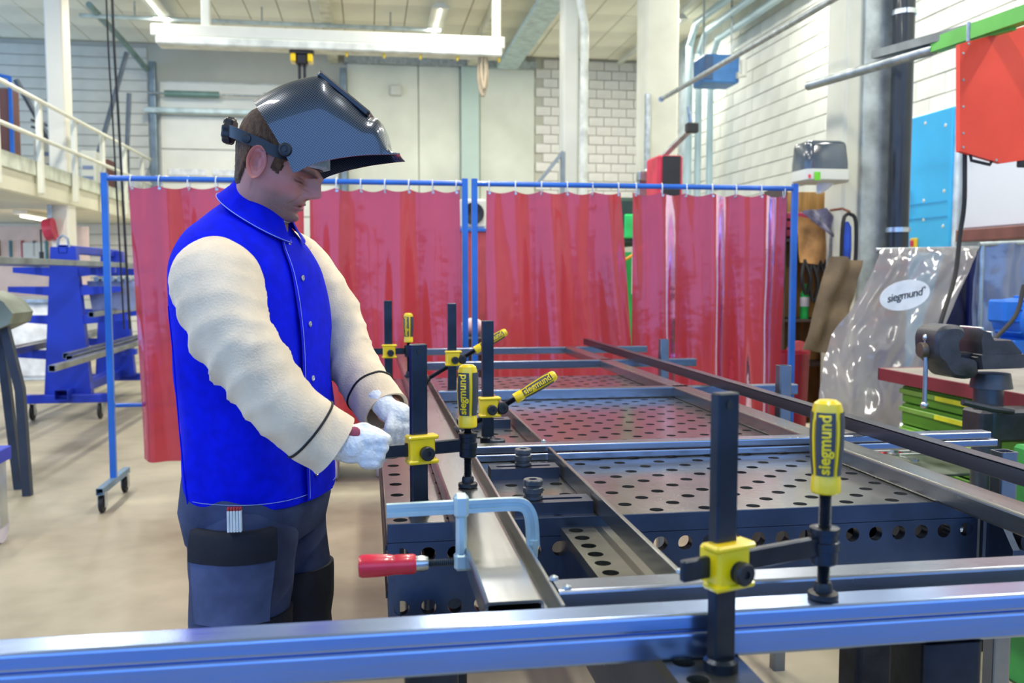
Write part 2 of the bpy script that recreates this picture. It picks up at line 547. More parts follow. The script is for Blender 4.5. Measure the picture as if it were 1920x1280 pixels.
# free-standing and wall columns
def column(name, x0, x1, y0, y1, z0=0, z1=CZ + .02, m_=CONC):
    return struct(part(name, MB().bb(x0, x1, y0, y1, z0, z1, 0.02), m_))
a = aty(1057, 200, 12); b = aty(1086, 200, 12)
trim = column('trim_1', a.x, b.x, 12, 12.3, m_=WHITEP)
part('rain_pipe', MB().tube([(b.x + .05, 11.93, 0), (b.x + .05, 11.93, 4.6), (b.x - .02, 11.85, 4.85), (b.x - .02, 11.85, CZ)], 0.055, 12), mat('duct_white', '#dfe4da', 0.4), trim)
a = aty(1211, 200, 11); b = aty(1272, 200, 11)
column('trim_2', a.x, b.x, 11, 11.42)
part('column_guard', MB().bb(a.x - .02, a.x + .04, 10.93, 10.99, 2.0, 3.55, .008), GALV, bpy.data.objects['trim_2'])
a = aty(1487, 200, 12.2)
column('trim_3', a.x, RX + .02, 12.2, 12.7)
a = aty(1342, 200, 16)
column('trim_4', a.x - .55, a.x - .1, 16, 16.4, m_=mat('grey_blue_column', '#b9c8cc', 0.6))
a = aty(1583, 250, 6.6); b = aty(1650, 250, 6.6)
trim5 = column('trim_5', a.x, b.x, 6.6, 6.9)
b2 = aty(1690, 250, 6.6)
part('galvanised_channel', MB().bb(a.x + .13, b.x + .17, 6.56, 6.6, 0, CZ, .006), mat('weathered_galvanised', '#b4bdbb', 0.5, .5, .2, 5), trim5)
dp = thing('downpipe', 'black vertical downpipe with bright clamps fixed to the galvanised column', 'pipe', (b.x + .085, 6.46, 0))
part('pipe', MB().cyl((b.x + .085, 6.46, 0), (b.x + .085, 6.46, CZ), 0.078, n=24), mat('dark_pipe', '#2c3136', 0.35, .3, .15, 3, coat=.2), dp)
for z in (3.28, 1.68):
    part('pipe_clamp', MB().cyl((b.x + .085, 6.46, z), (b.x + .085, 6.46, z + .035), 0.088, n=24), CHROME, dp)

# mezzanine on the left
MX = -4.0
mez = struct(part('trim_6', MB().bb(-9.5, MX, 8, BY, 2.30, 2.62, .02), mat('mezzanine_concrete', '#e3e0c8', 0.7, 0, .05, 1)))
part('edge_angle', MB().bb(MX, MX + .03, 8, BY, 2.56, 2.74, .005), mat('kickboard', '#d2d8c6', .6), mez)
rail = thing('guard_rail', 'pale painted guard rail along the edge of the mezzanine', 'railing', (MX + .02, 13, 2.62))
RP = mat('rail_paint', '#e8eadb', 0.45, 0, .04, 3)
for y in (8.6, 9.4, 10.75, 12.1, 13.45, 14.8, 16.1, 17.3):
    part('post', MB().rtube(2, 2.35, 3.47, (MX + .07, y), .06, .1, .006, .01), RP, rail)
for z in (3.45, 3.0):
    part('rail', MB().cyl((MX + .11, 8, z), (MX + .11, BY - .1, z), .026, n=10), RP, rail)
a = aty(95, 200, 13.4); b = aty(146, 200, 13.4)
column('trim_7', a.x - .05, MX - .02, 13.4, 13.75, m_=mat('warm_white_column', '#eceadc', .6, 0, .03, 1))
a = aty(120, 400, 11.5); b = aty(165, 400, 11.5)

# beams of the roof, conduit and light rows
for n_, (lx, lz) in enumerate(LAMP_ROWS):
    t = thing('light_track', ['white lighting track under the roof left of the crane beam', 'white lighting track under the roof above the crane beam', 'white lighting track under the roof at the right wall'][n_], 'track', (lx, 9, lz + .04), 'lighting tracks')
    part('rail', MB().bb(lx - .05, lx + .05, -2, 17.6, lz + .04, lz + .09, .008), WHITEP, t)
    for y in np.arange(-1, 17.5, 2.4):
        part('hanger', MB().cyl((lx, y, lz + .08), (lx, y, CZ), .008, n=6), GALV, t)
    for k, ly in enumerate(LAMP_Y):
        far = ly > 13
        L = thing('fluorescent_lamp', (['lit fluorescent lamp at the top left, under the roof', 'lit fluorescent lamp under the roof directly above the crane beam', 'lit fluorescent lamp under the roof beside the concrete column'][n_] if far else 'fluorescent lamp hanging under the hall roof out of view'), 'lamp', (lx, ly, lz - .06), 'hall ceiling lamps')
        part('housing', MB().prism([(lx - .06, lz + .04), (lx + .06, lz + .04), (lx + .13, lz - .02), (lx + .13, lz - .04), (lx - .13, lz - .04), (lx - .13, lz - .02)], 1, ly - .8, ly + .8), WHITEP, L)
        part('tube', MB().cyl((lx, ly - .76, lz - .055), (lx, ly + .76, lz - .055), .016, n=10), mat('lamp_tube', '#ffffff', .3, emit='#fff6e4', estr=9), L)
# roof beams between the lamp rows
for n_, x in enumerate((-0.6, 2.0)):
    t = struct(part('trim_%d' % (8 + n_), MB().bb(x - .09, x + .09, 6, BY, CZ - .22, CZ, .01), mat('roof_beam_paint', '#d9d6bf', .6), None))
t = thing('cable_duct', 'pale blue cable duct running under the roof right of the crane beam', 'duct', (2.15, 12, CZ - .3))
part('tray', MB().bb(2.45, 2.85, 11, BY - .4, CZ - .3, CZ - .22, .01), mat('pale_blue_duct', '#c0d8d8', .5), t)
for y in (12, 14, 16): part('bracket', MB().bb(2.62, 2.68, y, y + .05, CZ - .24, CZ, .005), GALV, t)
t = thing('roof_conduit', 'thin pale conduit crossing under the roof above the crane beam', 'pipe', (-1.4, 15, CZ - .2))
part('conduit', MB().cyl((-4.3, 15.2, CZ - .25), (1.2, 15.2, CZ - .25), .035, n=10), mat('pale_tube', '#c6d6d4', .4, .4), t)
for x in (-3.5, -1.6, .4): part('hanger', MB().cyl((x, 15.2, CZ - .25), (x, 15.2, CZ), .012, n=6), GALV, t)

# crane beam
CYY = 11.5
a = aty(285, 52, CYY); b = aty(945, 68, CYY)
z1 = (a.z + b.z) / 2; z0 = z1 - .24
cr = thing('crane_beam', 'long white overhead crane beam hanging under the roof', 'crane', ((a.x + b.x) / 2, CYY, z0))
part('girder', MB().bb(a.x, b.x, CYY - .1, CYY + .1, z0 + .1, z1, .012), WHITEP, cr)
part('lower_flange', MB().bb(a.x + .06, b.x - .04, CYY - .13, CYY + .13, z0, z0 + .1, .015), mat('beam_flange', '#dfe4da', .5), cr)
for x in (-1.9, 1.55):
    part('suspension', MB().bb(x, x + .1, CYY - .05, CYY + .05, z1, CZ, .01), WHITEP, cr)
for px in (650, 720, 788, 857, 935):
    p = aty(px, 96, CYY)
    part('festoon_clip', MB().bb(p.x - .015, p.x + .015, CYY - .05, CYY, z0 - .05, z0, .004), YELLOW, cr)
p = aty(566, 95, CYY)
ho = thing('chain_hoist', 'black and yellow chain hoist hanging from the crane beam', 'hoist', (p.x, CYY, z0 - .45))
part('trolley', MB().bb(p.x - .14, p.x + .14, CYY - .08, CYY + .08, z0 - .05, z0, .01), BLACK, ho)
for s in (-1, 1):
    part('cover', MB().bb(p.x + s * .10 - .03, p.x + s * .10 + .03, CYY - .1, CYY + .08, z0 - .14, z0 - .045, .01), YELLOW, ho)
    part('chain', MB().bb(p.x + s * .03 - .018, p.x + s * .03 + .018, CYY - .03, CYY + .03, z0 - .36, z0 - .05, .004), BLACK, ho)
part('body', MB().bb(p.x - .07, p.x + .07, CYY - .08, CYY + .08, z0 - .17, z0 - .04, .02), BLACK, ho)
p = aty(905, 96, CYY)
lp = thing('cable_loop', 'beige cable loop hanging from the right end of the crane beam', 'cable', (p.x, CYY, z0 - .45))
part('cable', MB().tube([tuple(v) for v in smoothpath([(p.x - .04, CYY, z0), (p.x - .05, CYY, z0 - .25), (p.x, CYY, z0 - .46), (p.x + .05, CYY, z0 - .25), (p.x + .04, CYY, z0)], 24)], .022, 8), mat('beige_cable', '#b9ab8e', .6), lp)
part('cable', MB().tube([tuple(v) for v in smoothpath([(p.x - .015, CYY - .04, z0), (p.x - .02, CYY - .04, z0 - .2), (p.x + .01, CYY - .04, z0 - .38), (p.x + .03, CYY - .04, z0 - .2), (p.x + .02, CYY - .04, z0)], 24)], .018, 8), MATS['beige_cable'], lp)

# hanging cables on the left
for n_, px in enumerate((200, 211)):
    p = aty(px, 20, 8.2); q = aty(px + 22, 420, 8.2)
    c = part('hanging_cable', MB().tube([tuple(v) for v in smoothpath([(p.x, 8.2, CZ + .02), tuple(p), tuple(p.lerp(q, .5)), tuple(q), (q.x + .02, 8.2, .9)], 20)], .012 if n_ else .008, 6), RUBBER)
    tag(c, ['thin dark cable hanging left of the pair by the blue frame', 'thicker dark cable hanging from the roof by the blue frame'][n_], 'cable')
# ------------------------------------------------------------------ welding table (1.2 x 2.4 m, holes of 28 mm on a diagonal 50 mm raster)
TX, TY, TZ = 0.03, 1.69, 0.90
def table_mat():
    m = mat('table_plate_steel', '#a3a29e', 0.2, 0.92, 0.2, 5, 0.02, 60, rvar=0.08)
    nt = m.node_tree; N = nt.nodes.new; b = nt.nodes['Principled BSDF']
    tc = N('ShaderNodeTexCoord'); sp = N('ShaderNodeSeparateXYZ'); nt.links.new(tc.outputs['Object'], sp.inputs[0])
    last = None
    for ax in (0, 1):
        md = N('ShaderNodeMath'); md.operation = 'PINGPONG'; md.inputs[1].default_value = 0.05
        ad = N('ShaderNodeMath'); ad.operation = 'ADD'; ad.inputs[1].default_value = 10.0 + (0.025 if ax == 0 else 0.025)
        nt.links.new(sp.outputs[ax], ad.inputs[0]); nt.links.new(ad.outputs[0], md.inputs[0])
        lt = N('ShaderNodeMath'); lt.operation = 'LESS_THAN'; lt.inputs[1].default_value = 0.0007
        nt.links.new(md.outputs[0], lt.inputs[0])
        last = (last, lt) if last else lt
    mxx = N('ShaderNodeMath'); mxx.operation = 'MAXIMUM'
    nt.links.new(last[0].outputs[0], mxx.inputs[0]); nt.links.new(last[1].outputs[0], mxx.inputs[1])
    old = b.inputs['Base Color'].links[0].from_socket
    mx = N('ShaderNodeMix'); mx.data_type = 'RGBA'; mx.inputs['B'].default_value = (0.45, 0.44, 0.40, 1)
    nt.links.new(mxx.outputs[0], mx.inputs['Factor']); nt.links.new(old, mx.inputs['A']); nt.links.new(mx.outputs['Result'], b.inputs['Base Color'])
    return m
TM = table_mat()
SIDEM = mat('table_side_steel', '#556072', 0.30, 0.85, 0.2, 4, 0.03, 60, rvar=.1)
tb = thing('welding_table', 'large steel welding table with a perforated top and holed side plates', 'table', (TX + .6, TY + 1.2, 0))
chk = lambda i, j: (i + j) % 2 == 0
part('table_top', MB().holed((TX, TY, TZ), (1, 0, 0), (0, 1, 0), 24, 48, .05, .014, chk, .025), TM, tb, angle=30)
row = lambda i, j: j in (0, 2)
def side(o, ux, n): return MB().holed(o, ux, (0, 0, 1), n, 3, .05, .0145, row, .022, n=16)
part('side_plate', side((TX, TY - .003, TZ - .185), (1, 0, 0), 24).bb(TX, TX + 1.2, TY - .003, TY + .01, TZ - .036, TZ - .0006), SIDEM, tb, angle=30)
part('side_plate', side((TX + 1.2, TY, TZ - .185), (0, 1, 0), 48), SIDEM, tb, angle=30)
part('side_plate', side((TX, TY + 2.4, TZ - .185), (0, -1, 0), 48), SIDEM, tb, angle=30)
part('side_plate', side((TX + 1.2, TY + 2.4, TZ - .185), (-1, 0, 0), 24), SIDEM, tb, angle=30)
for m_ in (1,):
    e = MB()
    e.bb(TX, TX + 1.2, TY, TY + .022, TZ - .036, TZ - .024); e.bb(TX, TX + 1.2, TY + 2.378, TY + 2.4, TZ - .036, TZ - .024)
    e.bb(TX, TX + .022, TY, TY + 2.4, TZ - .036, TZ - .024); e.bb(TX + 1.178, TX + 1.2, TY, TY + 2.4, TZ - .036, TZ - .024)
    part('top_flange', e, SIDEM, tb)
for x in (TX + .35, TX + .85):
    part('stiffening_rib', MB().bb(x, x + .015, TY + .05, TY + 2.35, TZ - .16, TZ - .025), SIDEM, tb)
for x in (TX + .12, TX + 1.08):
    for y in (TY + .2, TY + 1.2, TY + 2.2):
        lg = part('leg', MB().rtube(2, .05, TZ - .12, (x, y), .09, .09, .005, .012), OXIDE, tb)
        part('levelling_foot', MB().lathe([(.05, 0), (.05, .012), (.02, .02), (.02, .06), (.0, .06)], 20, Matrix.Translation((x, y, 0))), GALV, lg)
for k in range(3):
    part('edge_groove', MB().bb(TX - .004, TX, TY, TY + 2.4, TZ - .05 - k * .045, TZ - .04 - k * .045), OXIDE, tb)
# gusset block on the front right corner
gq = thing('clamping_square', 'small dark clamping square bolted to the front right corner of the table', 'square', (1.30, 1.62, .70))
part('web', MB().prism([(1.60, .70), (1.69, .70), (1.69, .885), (1.655, .885), (1.60, .82)], 0, 1.245, 1.26), SIDEM, gq)
part('flange', MB().bb(1.235, 1.36, 1.672, 1.69, .66, .885, .004), SIDEM, gq)
part('bolt', MB().lathe([(.022, 0), (.022, .018), (.018, .02), (.018, .03), (.023, .032), (.023, .05), (.006, .05), (.006, .046), (0, .046)], 24, Matrix.Translation((1.30, 1.67, .83)) @ Matrix.Rotation(PI / 2, 4, 'X')), OXIDE, gq)

# holed bar that sticks out of the table towards the viewer
sb = thing('stop_bar', 'long dark holed support bar sticking out of the table front', 'bar', (.405, 1.32, .70))
m = MB().holed((.357, .99, .88), (1, 0, 0), (0, 1, 0), 2, 14, .05, .014, lambda i, j: i == 0 and True, .02)
part('top_plate', m, mat('bar_top_steel', '#6b6a5f', .35, .8, .2, 6), sb, angle=30)
part('web', MB().bb(.357, .377, .99, 1.69, .70, .86), SIDEM, sb)
part('web', MB().bb(.437, .457, .99, 1.69, .70, .86), SIDEM, sb)
part('end_plate', MB().bb(.345, .475, .972, .99, .70, .882, .003), OXIDE, sb)

# ------------------------------------------------------------------ the steel frame being welded
fr = thing('steel_weldment', 'welded ladder frame of steel tubes lying on the perforated table', 'frame', (.8, 3.2, .90))
FT = .94
LT = mat('mill_steel_long', '#a0a19f', 0.26, 0.92, 0.22, 5.0, 0.03, 90, stretch=(1, .15, 1), rvar=0.1)
XT = mat('mill_steel_cross', '#8f97a6', 0.27, 0.92, 0.25, 5.0, 0.03, 90, stretch=(.15, 1, 1), rvar=0.1)
part('side_rail', MB().rtube(1, 1.15, 5.25, (.183, .92), .078, .038, .004, .006), LT, fr)
part('angle_bar', MB().bb(.223, .246, 1.13, 5.25, .905, .911).bb(.240, .246, 1.13, 5.25, .905, .938, .001), LT, fr)
part('flat_bar', MB().bb(.430, .438, 1.20, 2.19, .9005, .94, .0015), LT, fr)
part('flat_bar', MB().bb(.430, .438, 2.265, 3.305, .9005, .94, .0015), LT, fr)
part('side_rail', MB().rtube(1, 1.225, 5.25, (1.165, .92), .07, .04, .004, .006), LT, fr)
def cross(y, x0, x1, w=.045):
    part('cross_rail', MB().rtube(0, x0, x1, (y + w / 2, .931), w, .019, .003, .004), XT, fr)
    part('cross_rail', MB().rtube(0, x0, x1 + .02, (y + w / 2, .910), w, .019, .003, .004), XT, fr)
cross(2.215, .247, 1.645)
for y in (3.31, 4.42, 5.25):
    part('cross_rail', MB().rtube(0, .247 if y < 5 else .15, 1.63, (y + .022, .92), .045, .04, .004, .005), XT, fr)
part('cross_rail', MB().rtube(0, .247, 1.75, (1.20, .92), .05, .04, .004, .005), XT, fr)
part('weld_tack', MB().lathe([(0, 0), (.007, .001), (.006, .005), (0, .008)], 8, Matrix.Translation((.26, 1.185, .938))), GALV, fr)
part('weld_tack', MB().lathe([(0, 0), (.007, .001), (.006, .005), (0, .008)], 8, Matrix.Translation((.25, 1.225, .938))), GALV, fr)
part('weld_tack', MB().lathe([(0, 0), (.007, .001), (.006, .005), (0, .008)], 8, Matrix.Translation((.434, 1.228, .938))), GALV, fr)
part('weld_tack', MB().lathe([(0, 0), (.007, .001), (.006, .005), (0, .008)], 8, Matrix.Translation((.434, 2.262, .938))), GALV, fr)
lb = part('angle_profile', MB().bb(1.278, 1.283, 1.2, 5.4, .941, .976, .001).bb(1.278, 1.312, 1.2, 5.4, .972, .977, .001), mat('dark_mill_steel', '#5b5c66', .33, .85, .2, 4, stretch=(1, .15, 1)))
tag(lb, 'long dark angle profile lying across the right ends of the cross tubes', 'profile')
for n_, (y, z) in enumerate(((4.2, 1.055), (2.92, 1.055), (1.82, .972))):
    c = part('upright_tube', MB().rtube(2, 0, z, (1.385, y), .042, .042, .004, .006), STEEL)
    tag(c, ['short upright steel tube behind the angle profile, farthest from the front', 'short upright steel tube behind the angle profile, the middle one', 'short upright steel tube behind the angle profile, nearest the front'][n_], 'tube', 'upright tubes at the table side')
# the near tube pair across the picture
fb = thing('front_tube', 'long bluish steel tube lying across the very front of the picture', 'tube', (.3, 1.095, .88))
FB = mat('front_tube_steel', '#a2b8e2', 0.24, 0.95, 0.16, 3.0, 0.03, 70, stretch=(.12, 1, 1), rvar=0.1)
part('upper_tube', MB().rtube(0, -.9, 1.9, (1.095, .9280), .05, .0235, .003, .005), FB, fb)
part('lower_tube', MB().rtube(0, -.9, 1.9, (1.095, .898), .05, .0358, .004, .005), FB, fb)
sl = thing('support_leg', 'dark square support leg under the front tube at the lower right', 'support', (.752, 1.11, 0))
part('post', MB().rtube(2, .012, .879, (.752, 1.11), .085, .085, .005, .008), OXIDE, sl)
part('base_plate', MB().bb(.66, .84, 1.02, 1.2, 0, .012, .003), OXIDE, sl)
sl = thing('support_leg', 'dark square leg behind the front tube at the lower middle', 'support', (.08, 1.4, 0))
part('post', MB().rtube(2, .012, .715, (.1, 1.56), .09, .09, .005, .008), OXIDE, sl)
part('base_plate', MB().bb(.0, .2, 1.46, 1.66, 0, .012, .003), OXIDE, sl)

# slotted stops with knurled bolts
def slotted(label, x0, x1, y0, y1, bx):
    t = thing('slotted_stop', label, 'stop', ((x0 + x1) / 2, (y0 + y1) / 2, .9), 'slotted stops on the table')
    cy = (y0 + y1) / 2; sw = .0075; zz = (.9, .925)
    out = [(x0, y0), (x1, y0), (x1, y1), (x0, y1)]
    s0, s1 = x0 + .022, x1 - .022
    inn = [(s0 + sw * math.cos(R(a)), cy + sw * math.sin(R(a))) for a in range(270, 89, -30)] + [(s1 + sw * math.cos(R(a)), cy + sw * math.sin(R(a))) for a in range(90, -91, -30)]
    bm = MB()
    # ring between outline and slot, built from four trapezoids
    n = len(inn)
    vs = [(p[0], p[1], z) for z in zz for p in out] + [(p[0], p[1], z) for z in zz for p in inn]
    fs = []
    for i in range(4):
        j = (i + 1) % 4; fs.append((i, j, 4 + j, 4 + i))
    for i in range(n):
        j = (i + 1) % n; fs.append((8 + i, 8 + n + i, 8 + n + j, 8 + j))
    h = n // 2
    for k in (0, 1):
        o, c = 4 * k, 8 + n * k
        L = list(range(c, c + h)); Rr = list(range(c + h, c + n))
        fs.append((o + 0, *L, o + 3)); fs.append((o + 1, o + 2, *Rr))
        fs.append((o + 0, o + 1, Rr[-1], L[0])); fs.append((o + 3, L[-1], Rr[0], o + 2))
    bm.add(vs, fs)
    part('bar', bm, mat('stop_steel', '#454d5e', .35, .7, .15, 8), t, angle=30)
    bolt = MB().lathe([(.012, -.02), (.012, .002), (.019, .003), (.019, .008), (.016, .009), (.016, .012), (.0195, .014), (.0195, .024), (.017, .026), (.017, .028), (.0195, .030), (.0195, .038), (.018, .040), (.008, .040), (.008, .034), (0, .034)], 28, Matrix.Translation((bx, cy, .925)))
    part('bolt', bolt, mat('bolt_steel', '#5a5f66', .38, .7, .15, 20), t, angle=25)
slotted('dark slotted stop with a knurled bolt, the one farther from the front', .268, .424, 2.02, 2.075, .345)
slotted('dark slotted stop with a knurled bolt, the one nearer the front', .272, .425, 1.705, 1.765, .312)
slotted('dark slotted stop beyond the first cross tube, behind the tall clamp', .262, .42, 2.72, 2.775, .29)
kb = part('knurled_bolt', MB().lathe([(.012, -.02), (.012, 0), (.02, .001), (.02, .014), (.018, .016), (.02, .018), (.02, .03), (.0185, .032), (.009, .032), (.009, .026), (0, .026)], 28, Matrix.Translation((.33, 2.36, .9))), MATS['bolt_steel'], angle=25)
tag(kb, 'knurled black bolt standing on the table at the foot of the clamp', 'bolt')

# ------------------------------------------------------------------ screw clamps
def handle_prof(L, r):
    return [(0, L), (r * .55, L), (r * .82, L - .004), (r * .93, L - .012), (r * .98, L * .78), (r, L * .62), (r * .93, L * .4), (r * .82, L * .22), (r * .86, L * .17), (r * .9, L * .15), (r * .92, L * .02), (r * .85, 0), (0, 0)]
def screw_clamp(label, base, ht, zs, ang, front, back, tilt=None, foot_z=.94, word=True, hz=(.06, .185)):
    """post at base (local z up); slider at height zs; arm along local x (angle ang about z); spindle vertical (tilt None) or tilted in the arm plane"""
    t = thing('screw_clamp', label, 'clamp', base, 'screw clamps on the table')
    t.rotation_euler.z = R(ang)
    t['group'] = 'screw clamps on the table'
    part('post', MB().bb(-.016, .016, -.0085, .0085, 0, ht, .002), OXIDE, t, local=True)
    part('collar', MB().lathe([(.019, -.02), (.019, 0), (.021, 0), (.021, .012), (.017, .016), (.0, .016)], 24), OXIDE, t, local=True)
    part('screw_plug', MB().cyl((0, -.0095, ht - .014), (0, -.006, ht - .014), .0055, n=12), BLACK, t, local=True)
    # yellow slider: a block with flared lips
    s = MB().bb(-.023, .027, -.021, .018, zs - .024, zs + .024, .004).bb(-.027, .034, -.023, .006, zs + .019, zs + .028, .003).bb(-.027, .034, -.023, .006, zs - .028, zs - .019, .003)
    sl_ = part('slider', s, YELLOW, t, local=True)
    part('knob', MB().lathe([(.006, 0), (.013, .002), (.013, .006), (.010, .007), (.014, .009), (.014, .016), (.012, .018), (.005, .018), (.005, .015), (0, .015)], 20, Matrix.Translation((.007, -.018, zs - .006)) @ Matrix.Rotation(PI / 2, 4, 'X')), BLACK, sl_, local=True)
    armm = OXIDE; TW = ang if tilt is None else -12
    hm = [YELLOW, HGREY]
    def spindle_parts(M, up, down, hl, hr=.0205):
        """M maps local spindle frame (z along spindle, 0 at the nut)"""
        pr = [(.008, -down)]
        z = -down
        while z < up - .003:
            pr += [(.0085, z + .0008), (.0068, z + .002)]; z += .003
        pr += [(.008, up)]
        sp_ = part('spindle', MB().lathe(pr, 14, M), OXIDE, t, local=True, angle=60)
        part('pressure_foot', MB().lathe([(.010, -down + .022), (.012, -down + .018), (.012, -down + .010), (.019, -down + .008), (.0195, -down + .002), (.018, -down), (0, -down)], 24, M), BLACK, sp_, local=True)
        hb = part('handle', MB().lathe([(r_, z_ + up) for r_, z_ in handle_prof(hl, hr)][::-1], 28, M), YELLOW, t, local=True)
        # dark grip fields: thin curved shells over the yellow core, with the lettering
        def shell(a0, a1, z0, z1, off, n=7, mz=12):
            P_ = handle_prof(hl, hr)[::-1]; zs_ = [p[1] for p in P_]; rs_ = [p[0] for p in P_]
            g = []
            for k in range(mz + 1):
                zz_ = z0 + (z1 - z0) * k / mz; rr = float(np.interp(zz_, zs_, rs_)) + off
                g.append([(rr * math.cos(a0 + (a1 - a0) * q / n), rr * math.sin(a0 + (a1 - a0) * q / n), zz_ + up) for q in range(n + 1)])
            mb = MB(); mb.loft(g, closed=False)
            mb.v = [tuple(M @ Vector(p)) for p in mb.v]; return mb
        for k in range(4):
            a0 = R(-158 - TW + 90 * k); part('grip_field', shell(a0, a0 + R(70), hl * .2, hl * .88, .0012), HGREY, hb, local=True)
            part('grip_stripe', shell(a0 + R(75), a0 + R(85), hl * .2, hl * .80, .0014, 2), YELLOW, hb, local=True)
        if word:
            vs, fs = text_mesh('siegmund', hl * .17, .0003, bold=.0006)
            zs_ = [p[1] for p in handle_prof(hl, hr)[::-1]]; rs_ = [p[0] for p in handle_prof(hl, hr)[::-1]]
            for a_c in (R(-123 - TW), R(57 - TW)):
                out = []
                for (x, y, z) in vs:
                    zz_ = hl * .54 + x; rr = float(np.interp(zz_, zs_, rs_)) + .0022 + z; an = a_c - y / hr
                    out.append(tuple(M @ Vector((rr * math.cos(an), rr * math.sin(an), zz_ + up))))
                part('lettering', MB().add(out, fs), YELLOW, hb, local=True, smooth=False)
    if tilt is None:
        part('arm', MB().bb(-back, front - .012, -.005, .005, zs - .014, zs + .012, .002), armm, t, local=True)
        part('arm_nut', MB().lathe([(.015, -.026), (.017, -.024), (.017, -.008), (.019, -.007), (.019, .004), (.017, .005), (.017, .014), (.019, .015), (.019, .022), (.012, .024)], 24, Matrix.Translation((front, 0, zs))), OXIDE, t, local=True)
        spindle_parts(Matrix.Translation((front, 0, zs)), hz[0], zs - (foot_z - base[2]), hz[1] - hz[0])
    else:
        part('arm', MB().bb(-.012, front, -.004, .010, zs - .012, zs + .012, .002), armm, t, local=True)
        part('pivot', MB().lathe([(.016, -.012), (.017, -.006), (.017, .008), (.012, .01), (.012, .013), (.007, .013), (.007, .01), (0, .01)], 20, Matrix.Translation((front, -.012, zs - .004)) @ Matrix.Rotation(PI / 2, 4, 'X')), BLACK, t, local=True)
        M = Matrix.Translation((front, .004, zs - .004)) @ Matrix.Rotation(R(90 - tilt[0]), 4, 'Y')
        spindle_parts(M, tilt[1], tilt[2], tilt[3], .0165)
    return t
screw_clamp('nearest screw clamp with tall post, standing in front of the front tube', (.420, 1.040, .88), .34, .132, 19, .170, .062, hz=(.068, .188))
screw_clamp('screw clamp held by the gloved hands of the man', (.093, 1.765, .90), .328, .126, 17, .103, .082, hz=(.034, .158))
screw_clamp('tilted screw clamp right of the upright handle, beyond the man\'s hands', (.322, 2.50, .90), .335, .098, 4, .038, .03, tilt=(29, .045, .14, .135))
screw_clamp('tilted screw clamp in the middle distance, its handle hidden behind a post', (.305, 3.40, .90), .355, .152, 4, .035, .03, tilt=(30, .06, .16, .14))
screw_clamp('farthest screw clamp, with a small upright yellow handle', (.079, 3.80, .90), .355, .148, 3, .083, .09, hz=(.035, .155))

# ------------------------------------------------------------------ light bar clamp with red wooden handle
BCM = mat('zinc_plated_rail', '#b8d3d8', .33, .45, .12, 9, .03, 60)
bc = thing('bar_clamp', 'silver bar clamp with a red wooden handle gripping the long tube', 'clamp', (.13, 1.40, .94))
yb = 1.40
path = smoothpath([(.024, yb, 1.0), (.08, yb, 1.001), (.15, yb, 1.002), (.215, yb, 1.003), (.236, yb, 1.0), (.246, yb, .988), (.250, yb, .97), (.252, yb, .935)], 40)
m = MB()
rings = []
for i, p in enumerate(path):
    d = path[min(i + 1, 39)] - path[max(i - 1, 0)]; d /= np.linalg.norm(d); nrm = np.array((-d[2], 0, d[0]))
    hw, ht = .0055, .010
    pr = [(-hw, -ht), (hw, -ht), (hw, -ht * .35), (hw * .55, -ht * .25), (hw * .55, ht * .25), (hw, ht * .35), (hw, ht), (-hw, ht), (-hw, ht * .35), (-hw * .55, ht * .25), (-hw * .55, -ht * .25), (-hw, -ht * .35)]
    rings.append([tuple(p + nrm * b_ + np.array((0, a_, 0))) for a_, b_ in pr])
m.loft(rings); part('rail', m, BCM, bc, angle=30)
m = MB().cyl((.252, yb, .945), (.252, yb, .915), .009, .007, 12); part('fixed_jaw', m, BCM, bc)
m = MB().bb(.127, .150, yb - .012, yb + .012, .985, 1.022, .005).bb(.130, .147, yb - .009, yb + .009, .925, .99, .005).bb(.127, .150, yb - .011, yb + .011, .902, .930, .005)
sa = part('sliding_arm', m, BCM, bc)
pr = []; z = 0
while z < .092:
    pr += [(.0062, z), (.0048, z + .0016)]; z += .0032
M = Matrix.Translation((.085, yb, .915)) @ Matrix.Rotation(PI / 2, 4, 'Y')
part('spindle', MB().lathe(pr, 14, M), mat('dark_thread', '#4b565e', .4, .8), bc, angle=60)
part('pressure_plate', MB().lathe([(.006, .088), (.011, .09), (.011, .0935), (.0, .0945)], 16, M), GALV, bc)
part('ferrule', MB().lathe([(.0, -.018), (.012, -.018), (.0125, -.006), (.010, .002), (.0, .002)], 16, M), CHROME, bc)
M = Matrix.Translation((.068, yb, .915)) @ Matrix.Rotation(-PI / 2, 4, 'Y')
part('wooden_handle', MB().lathe([(0, 0), (.0135, 0), (.0155, .004), (.0155, .030), (.0148, .034), (.016, .038), (.0175, .06), (.0175, .082), (.015, .087), (.0, .088)], 24, M), mat('red_lacquer', '#d8203c', .35, 0, .1, 25, coat=.3, col2='#c01a34'), bc)
